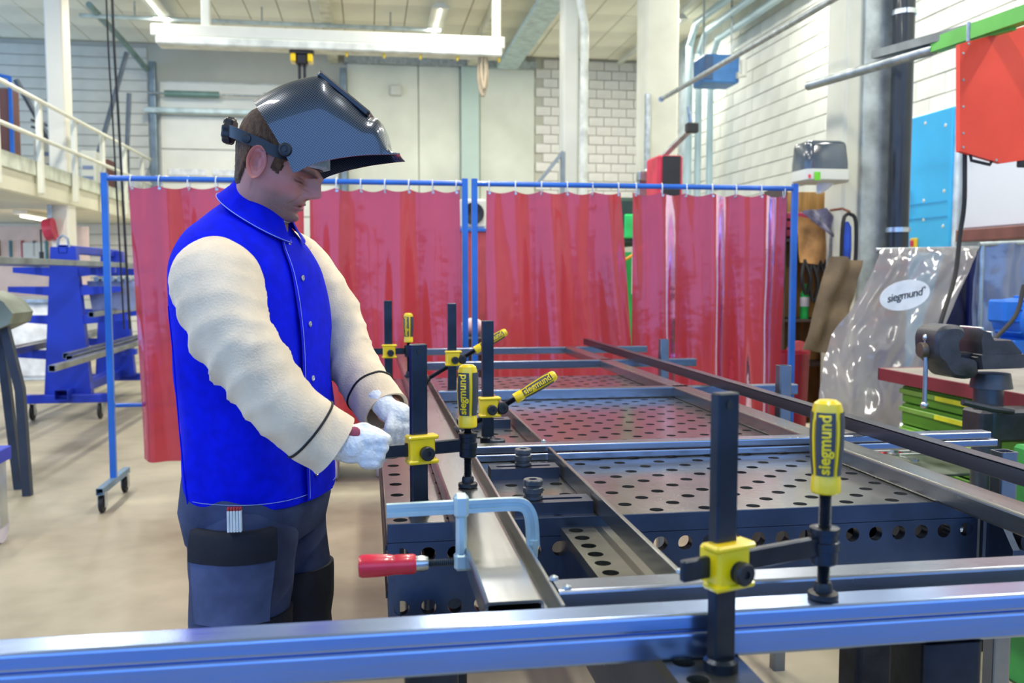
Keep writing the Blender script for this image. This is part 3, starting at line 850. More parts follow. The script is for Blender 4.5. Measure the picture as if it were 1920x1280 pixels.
# ------------------------------------------------------------------ the man
person = thing('person', 'man in blue jacket with beige sleeves and white gloves, head bent, working a clamp', 'person', (-.24, 2.0, 0))
SKIN = bpy.data.materials.new('skin'); SKIN.use_nodes = True
_b = SKIN.node_tree.nodes['Principled BSDF']; _at = SKIN.node_tree.nodes.new('ShaderNodeAttribute'); _at.attribute_name = 'tone'
_nz = SKIN.node_tree.nodes.new('ShaderNodeTexNoise'); _nz.inputs['Scale'].default_value = 700; _bp = SKIN.node_tree.nodes.new('ShaderNodeBump')
_bp.inputs['Strength'].default_value = .15; _bp.inputs['Distance'].default_value = .001
SKIN.node_tree.links.new(_nz.outputs[0], _bp.inputs['Height']); SKIN.node_tree.links.new(_bp.outputs[0], _b.inputs['Normal'])
SKIN.node_tree.links.new(_at.outputs['Color'], _b.inputs['Base Color'])
_b.inputs['Roughness'].default_value = .48; _b.inputs['Subsurface Weight'].default_value = .12; _b.inputs['Subsurface Radius'].default_value = (.01, .004, .002)
_b.inputs['Subsurface Scale'].default_value = .6

HC = Vector((-.197, 1.979, 1.5726))
HM = Matrix.Translation(HC) @ Matrix.Rotation(R(-7), 4, 'Z') @ Matrix.Rotation(R(21), 4, 'Y')
G = lambda v, c, s: math.exp(-((v - c) / s) ** 2)
#      z     front   back   half-width  taper
HEADP = [(.122, .004, -.012, .006, 0), (.119, .030, -.038, .033, 0), (.111, .052, -.056, .050, 0), (.097, .070, -.070, .061, 0), (.075, .084, -.078, .070, .02),
         (.050, .0905, -.0790, .0745, .05), (.032, .0925, -.0765, .0750, .10), (.022, .0915, -.0735, .0740, .13), (.012, .0840, -.070, .0725, .14), (.0, .0815, -.066, .0705, .14),
         (-.020, .0830, -.060, .0690, .16), (-.034, .0870, -.056, .0670, .20), (-.046, .0850, -.053, .0645, .25), (-.058, .0825, -.052, .0630, .34),
         (-.070, .0830, -.050, .0600, .40), (-.079, .0795, -.049, .0555, .40), (-.086, .067, -.049, .0490, .28), (-.092, .038, -.050, .0445, .10), (-.104, .018, -.052, .0450, 0)]
zs_ = np.array([p[0] for p in HEADP][::-1]); cols_ = [np.array([p[k] for p in HEADP][::-1]) for k in range(1, 5)]
def hp(z): return [float(np.interp(z, zs_, c)) for c in cols_]
def smooth_hp(z):
    acc = np.zeros(4)
    for d, w in ((-.004, .2), (-.002, .2), (0, .2), (.002, .2), (.004, .2)):
        acc += w * np.array(hp(min(.124, max(-.104, z + d))))
    return acc
NC = 168
THE = []
for i in range(NC):
    s = i / NC * 2 * PI - PI
    THE.append(s - .45 * math.sin(s))          # denser at the face (theta 0)
def head_point(z, th):
    xf, xb, w, k = smooth_hp(z) if z < .118 else hp(z)
    c, s = math.cos(th), math.sin(th)
    e = 2 / 2.25
    cc = abs(c) ** e * (1 if c > 0 else -1); ss = abs(s) ** e * (1 if s > 0 else -1)
    xc = -.004
    x = xc + (xf - xc) * cc if c > 0 else xc + (xc - xb) * cc
    y = w * ss * (1 - k * max(0, cc) * 1.0)
    ay = abs(y)
    if c > -.1:
        fr = max(0, min(1, (c + .1) / .5))
        d = 0
        # nose
        nz = np.interp(z, [-.035, -.030, -.024, -.018, -.012, -.004, .006, .016, .026, .036], [0, .003, .0130, .0265, .0330, .0312, .0262, .0190, .009, 0])
        ns = np.interp(z, [-.03, -.02, -.012, .0, .016, .03], [.013, .0125, .0115, .0095, .0085, .012])
        d += nz * math.exp(-(ay / ns) ** 2.4)
        d += .0105 * G(ay, .0150, .0062) * G(z, -.0195, .0068)         # wings of the nose
        # brow, socket, lids
        d += .0075 * G(ay, .028, .018) * G(z, .0245, .0055) + .004 * G(ay, 0, .012) * G(z, .026, .008)
        d -= .0165 * G(ay, .031, .0145) * G(z, .0095, .0085)
        d -= .006 * G(ay, .013, .006) * G(z, .012, .009)
        d += .0098 * G(ay, .0315, .0105) * G(z, .0065, .0062)
        d -= .0040 * G(ay, .031, .0115) * G(z, .0015, .0014)            # lash line of the lowered lid
        d -= .0030 * G(ay, .031, .013) * G(z, .0140, .0016)
        d -= .0035 * G(ay, .028, .012) * G(z, -.0075, .0028) - .0018 * G(ay, .028, .012) * G(z, -.003, .002)
        d += .0065 * G(ay, .047, .016) * G(z, -.008, .010)               # cheek bone
        d -= .0085 * G(ay, .045, .013) * G(z, -.036, .012)              # hollow cheek
        # fold from nose to mouth
        fy = .019 + (-.018 - z) * .42
        d -= .0034 * G(ay, fy, .0034) * (1 if -.05 < z < -.014 else 0)
        # mouth
        lipw = math.exp(-(ay / .0225) ** 4)
        d += .0045 * lipw * G(z, -.0385, .0036) + .0052 * lipw * G(z, -.0505, .0042)
        d -= .0048 * math.exp(-(ay / .025) ** 6) * G(z, -.0447 - .30 * max(0, ay - .010), .0015)
        d -= .002 * G(ay, .0265, .004) * G(z, -.047, .004)
        d -= .0015 * G(ay, 0, .004) * G(z, -.033, .005)
        d -= .0042 * G(ay, 0, .024) * G(z, -.0605, .0045)
        d += .0052 * G(ay, 0, .016) * G(z, -.0735, .009)
        x += d * fr
        y -= (1 if y > 0 else -1) * .0028 * G(ay, .052, .02) * G(z, -.035, .018)
    return x, y, z
zl = []
z = .124
while z > -.103:
    zl.append(z); z -= .0016 if z < .045 else .003
rings = [[tuple(HM @ Vector(head_point(z, th))) for th in THE] for z in zl]
HEADR = len(rings)
# neck and trunk rings (world), same angular order: theta 0 = forward
TA = R(-20)
TF = Vector((math.cos(TA), math.sin(TA), 0)); TLft = Vector((-math.sin(TA), math.cos(TA), 0))
def oval(c, df, db, w, p=2.0, tilt=0.0, ths=THE, fdir=TF, ldir=TLft):
    out = []
    for th in ths:
        co, si = math.cos(th), math.sin(th); e = 2 / p
        a = abs(co) ** e * (1 if co > 0 else -1); b = abs(si) ** e * (1 if si > 0 else -1)
        q = Vector(c) + fdir * (a * (df if co > 0 else db)) + ldir * (b * w)
        q.z += -tilt * a * (df if co > 0 else db)
        out.append(tuple(q))
    return out
neck = [((-.209, 1.985, 1.512), .046, .050, .048, .5), ((-.218, 1.99, 1.485), .052, .052, .058, .5), ((-.238, 2.0, 1.455), .08, .07, .10, .5), ((-.24, 2.0, 1.42), .10, .09, .155, .2),
        ((-.24, 2.0, 1.36), .115, .10, .18, 0), ((-.24, 2.0, 1.25), .115, .10, .165, 0), ((-.24, 2.0, 1.1), .105, .095, .15, 0), ((-.24, 2.0, .95), .11, .11, .165, 0), ((-.24, 2.0, .88), .09, .09, .15, 0)]
for c, df, db, w, tl in neck: rings.append(oval(c, df, db, w, 2.2, tl))
body = MB().loft(rings)
nb_head = len(body.v)
# right and left ear
def ear(side):
    m = MB(); n = 36; rr = [0, .18, .36, .52, .66, .78, .87, .94, 1.0, 1.02, .96]
    hh = [-.0085, -.0085, -.0075, -.004, .0035, .001, .0035, .0105, .0115, .006, -.012]
    rings_ = []
    for r_, h_ in zip(rr, hh):
        rg = []
        for k in range(n):
            a = 2 * PI * k / n
            ox = .0175 * math.cos(a) * (1 - .22 * (math.sin(a) < 0) * abs(math.sin(a))) ; oz = .0325 * math.sin(a)
            hloc = h_ * (1.0 if math.cos(a) < .35 else .45)
            lobe = .7 if math.sin(a) < -.6 else 1
            lift = .010 * (-math.cos(a) * r_ * .5 + .5) + .004
            rg.append((-.010 + ox * r_ - .10 * oz * r_, side * (.0755 + lift + hloc * lobe), .006 + oz * r_))
        rings_.append(rg)
    m.loft(rings_, caps=True)
    m.v = [tuple(HM @ Vector(p)) for p in m.v]
    return m
for s in (-1, 1):
    e = ear(s); body.add(e.v, e.f)
nb_ear = len(body.v)
# limbs inside the clothes
SHR = aty(400, 478, 1.81); ELR = aty(478, 700, 1.735); WRR = aty(640, 836, 1.755)
SHL = Vector((-.165, 2.19, 1.385)); ELL = aty(650, 660, 2.12); WRL = aty(732, 772, 1.965)
for pts, rs in (([SHR, ELR, WRR], [.05, .042, .03]), ([SHL, ELL, WRL], [.05, .042, .03]),
                ([(-.262, 1.93, .90), (-.262, 1.89, .52), (-.29, 1.885, .10)], [.07, .055, .045]), ([(-.215, 2.07, .90), (-.20, 2.10, .52), (-.22, 2.11, .10)], [.07, .055, .045])):
    body.tube([tuple(v) for v in smoothpath([tuple(p) for p in pts], 12)], [float(np.interp(i / 11, [0, .5, 1], rs)) for i in range(12)], 12)
bo = part('body', body, SKIN, person, angle=80)
# skin tones by place on the head: lips, beard shadow, ears, brows, plus painted shade in the recesses
me = bo.data; ca = me.color_attributes.new('tone', 'FLOAT_COLOR', 'POINT')
IM = HM.inverted(); base = np.array(lin('#b98070')[:3]); lip = np.array(lin('#b0605c')[:3]); beard = np.array(lin('#77594f')[:3]); redd = np.array(lin('#d9807a')[:3]); brow = np.array(lin('#2c1c15')[:3]); lash_shade = np.array(lin('#3b2622')[:3]); dark = np.array(lin('#8a5a54')[:3])
wl = wloc(bo)
buf = []
for i, v in enumerate(me.vertices):
    p = IM @ (v.co + wl); x, y, z = p; ay = abs(y); c = base.copy()
    if i < nb_head and z > -.12:
        n1 = noise.noise(Vector(p) * 60) * .5 + .5; n2 = noise.noise(Vector(p) * 900) * .5 + .5
        c = c * (.93 + .14 * n1)
        if x > .0:
            ck = G(ay, .045, .025) * G(z, -.012, .02) * .5 + G(ay, 0, .016) * G(z, -.012, .013) * .55
            c = c * (1 - ck) + redd * ck
            bz = max(0, min(1, (-.027 - z) / .014)) * max(0, min(1, (x - .005) / .03)); bz *= 1 - .35 * G(ay, .045, .018) * G(z, -.03, .012)
            bz = bz * (.5 + .5 * n2)
            c = c * (1 - bz) + beard * bz
            if x > .055:
                lw = math.exp(-(ay / .0235) ** 6) * (G(z, -.039, .0042) + G(z, -.0505, .005)); lw = min(1, lw) * .85
                c = c * (1 - lw) + lip * lw
                sl_ = math.exp(-(ay / .025) ** 6) * G(z, -.0447 - .30 * max(0, ay - .010), .0015) * .7  # shade between the lips, painted into the skin colour
                c = c * (1 - sl_) + lash_shade * sl_
                bw = (1 if .010 < ay < .052 else 0) * G(z, .0235 + .05 * (ay - .03) - 6 * (ay - .032) ** 2, .0050) * (.75 + .25 * n2)
                c = c * (1 - bw) + brow * bw
                ls = (1 if .020 < ay < .045 else 0) * G(z, .0015, .0021) * .98
                c = c * (1 - ls) + lash_shade * ls
                nh = G(ay, .0085, .0035) * G(z, -.0268, .0026) * .85  # darkness inside the nostrils, painted as colour
                c = c * (1 - nh) + lash_shade * nh
                sk = G(ay, .031, .017) * G(z, .002, .014) * .8  # shade of the eye sockets, painted into the skin tone
                c = c * (1 - sk) + dark * sk
    elif i < nb_ear and i >= nb_head:
        c = c * .45 + redd * .55
    buf += [c[0], c[1], c[2], 1]
ca.data.foreach_set('color', buf)
# hair: a short-cropped cap over the skull
HAIR = mat('short_brown_hair', '#7d5a3c', .65, 0, .25, 120, .9, 700, col2='#4a3323', stretch=(1, 1, .35))
hr_rings = []
zh = .120
hrows = []
while zh > -.062:
    hrows.append(zh); zh -= .0025
def hairline(x):  # lowest hair height at this front-back position
    return float(np.interp(x, [-.1, -.055, -.038, -.032, -.026, .010, .014, .030, .036, .05, .09], [-.055, -.052, -.046, .015, .044, .044, .004, -.002, .03, .048, .062]))
m = MB(); vid = {}
for j, z in enumerate(hrows):
    for i, th in enumerate(THE):
        x, y, z_ = head_point(z, th)
        edge = max(0, min(1, (z - hairline(x)) / .012))
        off = .0008 + .0065 * edge * (.6 + .4 * min(1, max(0, (z + .06) / .1))) + .0012 * noise.noise(Vector((x, y, z)) * 260)
        n_ = Vector((x, y, z * .6)).normalized()
        vid[(i, j)] = len(m.v); m.v.append(tuple(HM @ (Vector((x, y, z_)) + n_ * off)))
for j in range(len(hrows) - 1):
    for i in range(NC):
        x, y, z_ = head_point(hrows[j + 1], THE[i])
        if hrows[j + 1] > hairline(x):
            k = (i + 1) % NC
            m.f.append((vid[(i, j)], vid[(k, j)], vid[(k, j + 1)], vid[(i, j + 1)])); m.mi.append(0)
part('hair', m, HAIR, person, angle=80)

# jacket -----------------------------------------------------------------
JB = mat('blue_cotton', '#0016d8', .85, 0, .08, 40, .25, 900, spec=.15)
LEATHER = mat('beige_split_leather', '#f0dab8', .9, 0, .07, 14, .25, 260, sheen=.2)
NT = 120
TH2 = [2 * PI * i / NT - PI for i in range(NT)]
def fold(p, amt, f=9, zsq=.55, seed=0):
    return amt * (noise.noise(Vector((p[0] * f + seed, p[1] * f, p[2] * f * zsq))) + .5 * noise.noise(Vector((p[0] * f * 2.3, p[1] * f * 2.3 + seed, p[2] * f * 1.6))))
#      z    cx      cy     df    db    w     p  tilt
JK = [(.900, -.236, 2.00, .138, .105, .180, 2.5, .02), (.905, -.236, 2.00, .143, .110, .185, 2.5, .02), (.95, -.236, 2.00, .144, .115, .190, 2.5, .01), (1.04, -.238, 2.0, .144, .122, .192, 2.5, 0), (1.13, -.240, 2.0, .144, .126, .195, 2.5, 0),
      (1.22, -.240, 2.0, .143, .131, .200, 2.5, 0), (1.30, -.240, 2.0, .135, .143, .202, 2.45, 0), (1.36, -.240, 2.0, .124, .143, .202, 2.35, .05), (1.40, -.240, 2.0, .112, .130, .195, 2.25, .12), (1.43, -.238, 2.0, .097, .110, .178, 2.2, .2),
      (1.455, -.235, 2.0, .082, .085, .145, 2.1, .3), (1.475, -.231, 1.998, .070, .066, .110, 2.05, .42), (1.490, -.227, 1.996, .062, .056, .082, 2.0, .5), (1.497, -.225, 1.995, .058, .052, .072, 2.0, .55)]
jr = smoothpath(JK, 90)
rings = []
for z, cx, cy, df, db, w, p_, tl in jr:
    rg = []
    for q in oval((cx, cy, z), df, db, w, p_, tl, TH2):
        v = Vector(q); d = Vector((v.x - cx, v.y - cy, 0)).normalized()
        a = .009 * min(1, max(0, (1.5 - z) / .1)) 
        v += d * (fold(q, a, 7, .35) + .004 * math.sin(z * 26 + q[1] * 18) * G(z, 1.15, .16))
        rg.append(tuple(v))
    rings.append(rg)
jk = part('jacket', MB().loft(rings, caps=False), JB, person, angle=80)
# fold-over collar
def ring_at(u, grow, dz):
    k = 13 if u >= 1 else 12
    return None
cr_ = []
for (z, cx, cy, df, db, w, tl) in ((1.490, -.226, 1.996, .064, .058, .084, .60), (1.512, -.220, 1.994, .054, .050, .064, .66), (1.523, -.217, 1.993, .052, .047, .060, .68), (1.524, -.217, 1.993, .056, .051, .065, .68),
                                   (1.510, -.220, 1.994, .064, .057, .076, .66), (1.493, -.224, 1.995, .080, .066, .096, .66), (1.482, -.225, 1.995, .092, .072, .112, .66), (1.480, -.225, 1.995, .089, .069, .109, .66)):
    th = [R(16) + (2 * PI - R(32)) * i / 80 for i in range(81)]
    cr_.append(oval((cx, cy, z), df, db, w, 2.0, tl, th))
col_ = MB().loft(cr_, closed=False)
cl = part('collar', col_, JB, jk, angle=60)
edge = cr_[6]
part('stitching', MB().tube([(p[0], p[1], p[2] + .002) for p in edge], .0008, 5), mat('white_thread', '#9fb0e0', .8), jk)
# placket down the front with snaps
def jsurf(z, th, off=.002):
    zs__ = [r_[0] for r_ in jr]
    c = [float(np.interp(z, zs__, [r_[k] for r_ in jr])) for k in range(1, 8)]
    q = oval((c[0], c[1], z), c[2] + off, c[3] + off, c[4] + off, c[5], c[6], [th])[0]
    return Vector(q)
def jpatch(z0, z1, t0, t1, off, n=40, mcol=6):
    g = []
    for k in range(n + 1):
        z = z0 + (z1 - z0) * k / n
        g.append([tuple(jsurf(z, t0(z) + (t1(z) - t0(z)) * i / mcol, off + fold((0, 0, z), .002, 20))) for i in range(mcol + 1)])
    m = MB().loft(g, closed=False); return m
pl_ = part('placket', jpatch(.905, 1.470, lambda z: R(-18), lambda z: R(10), .0075), JB, jk, angle=80)
part('stitching', MB().tube([tuple(jsurf(z, R(-16), .009)) for z in np.linspace(.91, 1.46, 60)], .0006, 5), MATS['white_thread'], jk)
for z in (1.452, 1.36, 1.26, 1.15, 1.04, .955):
    p = jsurf(z, R(-9), .009); M = Matrix.Translation(p) @ Matrix.Rotation(TA + R(-4), 4, 'Z') @ Matrix.Rotation(PI / 2, 4, 'Y')
    part('snap', MB().lathe([(0, 0), (.0062, 0), (.006, .002), (.0035, .0025), (.003, .0015), (0, .0015)], 14, M), CHROME, jk)
part('hem_stitching', MB().tube([tuple(jsurf(.917, R(a), .003 + fold((a, 0, 0), .001, 3))) for a in range(-178, 180, 3)], .0006, 5), MATS['white_thread'], jk)
for a in (-118, 118):
    part('side_seam', MB().tube([tuple(jsurf(z, R(a), .006)) for z in np.linspace(.91, 1.30, 50)], .0016, 5), JB, jk)
# second half of the open neck: T-shirt edge
part('shirt_collar', MB().loft([oval((-.212, 1.990, 1.500), .052, .044, .056, 2, .62), oval((-.211, 1.990, 1.508), .051, .043, .055, 2, .62), oval((-.211, 1.990, 1.507), .048, .041, .052, 2, .62)], caps=False), mat('white_cotton', '#d9dcd8', .9), person)

def sleeve(path, rad, name, seed, piping_t):
    n = 84; k = 44
    P = smoothpath([tuple(p) for p in path], n); RR = smoothpath([(r_, 0, 0) for r_ in rad], n)
    rings = []; prev = None
    for i in range(n):
        d = Vector(P[min(i + 1, n - 1)] - P[max(i - 1, 0)]).normalized()
        a = Vector((0, -1, 0)) if prev is None else prev
        a = (a - d * a.dot(d)).normalized(); prev = a; b = d.cross(a)
        t = i / (n - 1); rg = []
        for q in range(k):
            an = 2 * PI * q / k; dr = a * math.cos(an) + b * math.sin(an)
            pos = Vector(P[i])
            el = G(t, .50, .20)
            ins = .35 + .65 * max(0, math.cos(an - 1.9))
            w1 = math.sin(t * 41 + 1.8 * math.sin(an * 1.0 + seed) + 1.5 * noise.noise(Vector((an, t * 5, seed))))
            wr = .0135 * el * ins * (1 - abs(w1)) ** 1.6 - .005 * el * ins
            wr += fold(tuple(pos + dr * .05), .007, 9, 1, seed) + fold(tuple(pos + dr * .05), .003, 22, 1, seed + 3)
            wr *= min(1, t * 6)
            flare = 0
            if t > .80: flare = (t - .80) * .055 * max(0, -dr.z)
            rg.append(tuple(pos + dr * (RR[i][0] + wr + flare)))
        rings.append(rg)
    # turned-in cuff
    c_ = np.mean(np.array(rings[-1]), axis=0)
    rings.append([tuple(np.array(p) * .93 + c_ * .07) for p in rings[-1]])
    rings.append([tuple(np.array(p) * .86 + np.array(P[-8]) * .14) for p in rings[-2]])
    m = MB().loft(rings, caps=False)
    top = np.mean(np.array(rings[0]), axis=0); m.v.append(tuple(top)); ti = len(m.v) - 1
    for q in range(k): m.f.append((q, (q + 1) % k, ti)); m.mi.append(0)
    s = part(name, m, LEATHER, person, angle=80, label='beige split leather sleeve')
    i = int(piping_t * (n - 1)); rg = rings[i]; c_ = np.mean(np.array(rg), axis=0)
    loop = [tuple(c_ + (np.array(p) - c_) * 1.012) for p in rg]; loop.append(loop[0])
    part('piping', MB().tube(loop, .0026, 6), RUBBER, s)
    return s
sleeve([aty(400, 478, 1.835), aty(405, 515, 1.80), aty(418, 570, 1.765), aty(455, 655, 1.74), aty(518, 745, 1.735), aty(575, 798, 1.745), aty(628, 833, 1.755)], [.050, .080, .083, .072, .067, .063, .060], 'sleeve', 1.0, .86)
sleeve([SHL + Vector((-.03, -.03, .03)), SHL, aty(615, 575, 2.16), aty(652, 665, 2.10), aty(692, 728, 2.03), aty(726, 772, 1.970)], [.052, .068, .066, .060, .055, .050], 'sleeve', 4.0, .82)

# trousers ------------------------------------------------------------------
TR = mat('navy_work_cloth', '#434e6e', .9, 0, .25, 9, .3, 500, col2='#262e48')
TRB = mat('black_cordura', '#10131f', .75, 0, .15, 60, .3, 800)
def leg(cx0, cy0, cx1, cy1, cx2, cy2, seed):
    prof = smoothpath([(.93, cx0, cy0 + (.02 if cy0 < 2 else -.02), .095, .088), (.86, cx0, cy0, .110, .100), (.72, (cx0 + cx1) / 2, (cy0 + cy1) / 2, .098, .094), (.55, cx1, cy1, .088, .084), (.35, (cx1 + cx2) / 2, (cy1 + cy2) / 2, .082, .080), (.12, cx2, cy2, .078, .076), (.035, cx2 + .005, cy2, .080, .078)], 60)
    rings = []
    for z, cx, cy, d, w in prof:
        rg = []
        for q in oval((cx, cy, z), d, d, w, 2.2, 0, [2 * PI * i / 48 - PI for i in range(48)]):
            v = Vector(q); dr = Vector((v.x - cx, v.y - cy, 0)).normalized()
            rg.append(tuple(v + dr * (fold(q, .010, 10, .8, seed) + .005 * math.sin(z * 70 + q[1] * 30) * (G(z, .5, .12) + G(z, .12, .09)))))
        rings.append(rg)
    return rings
L1 = leg(-.262, 1.905, -.270, 1.895, -.30, 1.89, 2.0); L2 = leg(-.205, 2.085, -.185, 2.09, -.215, 2.10, 5.0)
tm = MB().loft(L1).loft(L2)
tm.loft([oval((-.24, 2.0, .95), .135, .128, .178, 2.4, 0, TH2), oval((-.24, 2.0, .88), .140, .135, .19, 2.4, 0, TH2), oval((-.24, 2.0, .82), .125, .12, .185, 2.4, 0, TH2), oval((-.24, 2.0, .79), .08, .08, .15, 2.4, 0, TH2)])
trs = part('trousers', tm, TR, person, angle=80)
def lpatch(L, i0, i1, q0, q1, off):
    """cloth patch with thickness lying on a leg"""
    g, g2 = [], []
    for i in range(i0, i1 + 1):
        c_ = np.mean(np.array(L[i]), axis=0)
        g.append([tuple(c_ + (np.array(L[i][q % 48]) - c_) * (1 + off / .09)) for q in range(q0, q1 + 1)])
        g2.append([tuple(c_ + (np.array(L[i][q % 48]) - c_) * .97) for q in range(q0, q1 + 1)])
    m = MB().loft(g, closed=False); o_ = len(m.v); m.loft(g2, closed=False); w = q1 - q0 + 1; n = i1 - i0
    for k in range(n):
        for a_ in (k * w, k * w + w - 1): m.f.append((a_, a_ + w, o_ + a_ + w, o_ + a_)); m.mi.append(0)
    for k in range(w - 1):
        for a_ in (k, n * w + k): m.f.append((a_, a_ + 1, o_ + a_ + 1, o_ + a_)); m.mi.append(0)
    return m
zi = lambda z, L: min(range(len(L)), key=lambda i: abs(L[i][0][2] - z))
def rightleg_q(x):  # ring index on the side that faces the viewer, by x
    i = zi(.78, L1); best = [(abs(L1[i][q][0] - x) + (10 if L1[i][q][1] > 1.9 else 0), q) for q in range(48)]; return min(best)[1]
qa, qb = sorted((rightleg_q(-.335), rightleg_q(-.20)))
part('thigh_pocket', lpatch(L1, zi(.83, L1), zi(.685, L1), qa, qb, .012), mat('navy_pocket_cloth', '#515b7c', .85, 0, .2, 12, .3, 500), trs, angle=80)
part('pocket_flap', lpatch(L1, zi(.868, L1), zi(.80, L1), qa, qb, .016), TRB, trs, angle=80, label='black pocket flap')
i_ = zi(.5, L1)
fr_q = [q for q in range(48) if -1.2 < (2 * PI * q / 48 - PI) < 1.2]
part('knee_patch', lpatch(L1, zi(.675, L1), zi(.36, L1), fr_q[0], fr_q[-1], .006), TRB, trs, angle=80, label='black knee patch')
part('knee_patch', lpatch(L2, zi(.71, L2), zi(.36, L2), fr_q[0] - 2, fr_q[-1] + 1, .006), TRB, trs, angle=80, label='black knee patch')
for (cx, cy) in ((-.295, 1.89), (-.21, 2.10)):
    m = MB(); Mz = Matrix.Translation((cx, cy, 0)) @ Matrix.Rotation(R(-14), 4, 'Z')
    st = [(-.075, .030, .022), (-.06, .038, .10), (-.03, .040, .105), (.02, .041, .10), (.06, .044, .075), (.11, .046, .055), (.155, .040, .045), (.178, .022, .035)]
    rings = []
    for x, w, h in st:
        rings.append([(x, w * math.cos(a) * (1 if math.sin(a) > 0 else 1.05), max(.018, .018 + (h) * max(0, math.sin(a)) ** .8)) for a in [2 * PI * i / 20 for i in range(20)]])
    m.loft(rings); m.xf(Mz)
    bt = part('boot', m, mat('black_boot_leather', '#1c1b1b', .45, 0, .2, 20, .1, 200), person, angle=60)
    s = MB().prism([(-.08, -.032), (-.05, -.043), (.06, -.049), (.13, -.049), (.175, -.03), (.185, 0), (.175, .03), (.13, .049), (.06, .049), (-.05, .043), (-.08, .032)], 2, 0, .024); s.xf(Mz)
    part('sole', s, RUBBER, bt)
# folding rule in the pocket
p0 = aty(425, 952, 1.775); p1 = aty(456, 952, 1.775); p2 = aty(428, 1002, 1.775)
fx = thing('folding_rule', 'white folding rule with a red end sticking out of the thigh pocket', 'ruler', (p0.x + .015, 1.779, p2.z))
for k in range(5):
    x = p0.x + .0055 * k
    o = part('segment', MB().bb(x, x + .0048, 1.773, 1.785, p2.z + .004, p0.z - .006, .001), mat('white_rule', '#e2e4df', .5, 0, .05, 60), fx)
    part('red_tip', MB().bb(x, x + .0048, 1.773, 1.785, p0.z - .006, p0.z, .001), mat('red_rule_end', '#b3352c', .5), fx)

# gloves --------------------------------------------------------------------
GLV = mat('white_grain_leather', '#e9eef0', .6, 0, .05, 30, .35, 160)
def glove(palm, fingers, thumb, label):
    mb = MB()
    for pts, rs in palm: chain(mb, pts, rs, .3)
    for pts, rs in fingers + [thumb]: chain(mb, pts, rs, .3)
    r_ = remeshed(mb, .0026, 5, .5)
    out = []
    for p in r_.v:
        d = fold(p, .0016, 55, 1, 3.0) ; out.append((p[0] + d, p[1] + d, p[2] + d))
    r_.v = out
    return part('glove', r_, GLV, person, angle=80, label=label)
# right hand: back towards the viewer, fist closed round the tail of the clamp arm, thumb along the top
Y0 = 1.752
W = aty(640, 836, Y0); K = lambda px, py, dy=0: tuple(aty(px, py, Y0 + dy))
palm = [([K(628, 832, .0), K(660, 832, -.004)], [.031, .034]), ([K(655, 818, -.006), K(692, 822, -.008)], [.024, .021]), ([K(655, 846, -.004), K(690, 848, -.008)], [.025, .020]), ([K(668, 832, .008), K(690, 836, .006)], [.026, .02])]
fingers = []
for k, (y_, ex) in enumerate(((822, 10), (837, 10), (852, 5), (866, -4))):
    fingers.append(([K(684 + ex * .3, y_, -.014), K(708 + ex, y_ + 2, -.012), K(714 + ex, y_ + 5, .012), K(696 + ex * .5, y_ + 7, .028), K(680, y_ + 4, .024)], [.0128 - .0006 * k, .0122 - .0008 * k, .0112 - .0008 * k, .0105 - .0008 * k, .0095 - .0006 * k]))
thumb = ([K(652, 815, .004), K(685, 805, .002), K(706, 812, .000), K(722, 823, .002)], [.018, .0145, .0125, .0115])
rg = glove(palm, fingers, thumb, 'white leather work glove on the near hand')
part('cuff_patch', MB().add(*icos(aty(664, 810, 1.725), .012, 2, (1, .3, .9))), mat('pink_knit', '#c9606f', .9), rg)
# left hand: behind the post, fingers bent down over the arm
Y0 = 1.945
palm = [([K(708, 748, .02), K(728, 768), K(748, 778, -.006)], [.026, .027, .028]), ([K(745, 772, -.004), K(765, 782, -.004)], [.021, .018])]
fingers = []
for k, (x_, dy) in enumerate(((733, -.030), (745, -.022), (757, -.014), (768, -.006))):
    fingers.append(([K(x_ + 2, 778, dy + .01), K(x_ - 2, 800, dy - .006), K(x_ - 6, 820, dy), K(x_ - 3, 834, dy + .014)], [.0128, .0122, .0113, .0102]))
thumb = ([K(735, 778, .01), K(762, 792, .02), K(778, 806, .018), K(785, 820, .012)], [.017, .014, .0125, .011])
glove(palm, fingers, thumb, 'white leather work glove on the far hand')

# ------------------------------------------------------------------ welding helmet, tipped up
HU = Vector((math.cos(R(-7)), math.sin(R(-7)), 0)); HN = Vector((math.sin(R(7)), math.cos(R(7)), 0))
def hpt(u, v, z): return HC + HU * u + HN * v + Vector((0, 0, z))
hel = thing('welding_helmet', 'glossy carbon-patterned welding helmet tipped up on the head of the man', 'helmet', tuple(hpt(.1, 0, 0)))
def carbon():
    m = bpy.data.materials.new('carbon_pattern_gloss'); m.use_nodes = True; nt = m.node_tree; N = nt.nodes.new; b = nt.nodes['Principled BSDF']
    tc = N('ShaderNodeTexCoord'); mp = N('ShaderNodeMapping'); mp.inputs['Rotation'].default_value = (0, R(8), 0); mp.inputs['Scale'].default_value = (1, .0, 1)
    ck = N('ShaderNodeTexChecker'); ck.inputs['Scale'].default_value = 360; ck.inputs['Color1'].default_value = lin('#0c0f16'); ck.inputs['Color2'].default_value = lin('#4d5866')
    nt.links.new(tc.outputs['Object'], mp.inputs[0]); nt.links.new(mp.outputs[0], ck.inputs['Vector']); nt.links.new(ck.outputs[0], b.inputs['Base Color'])
    b.inputs['Roughness'].default_value = .3; b.inputs['Metallic'].default_value = .35; b.inputs['Coat Weight'].default_value = 1.0; b.inputs['Coat Roughness'].default_value = .03
    return m
CARB = carbon()
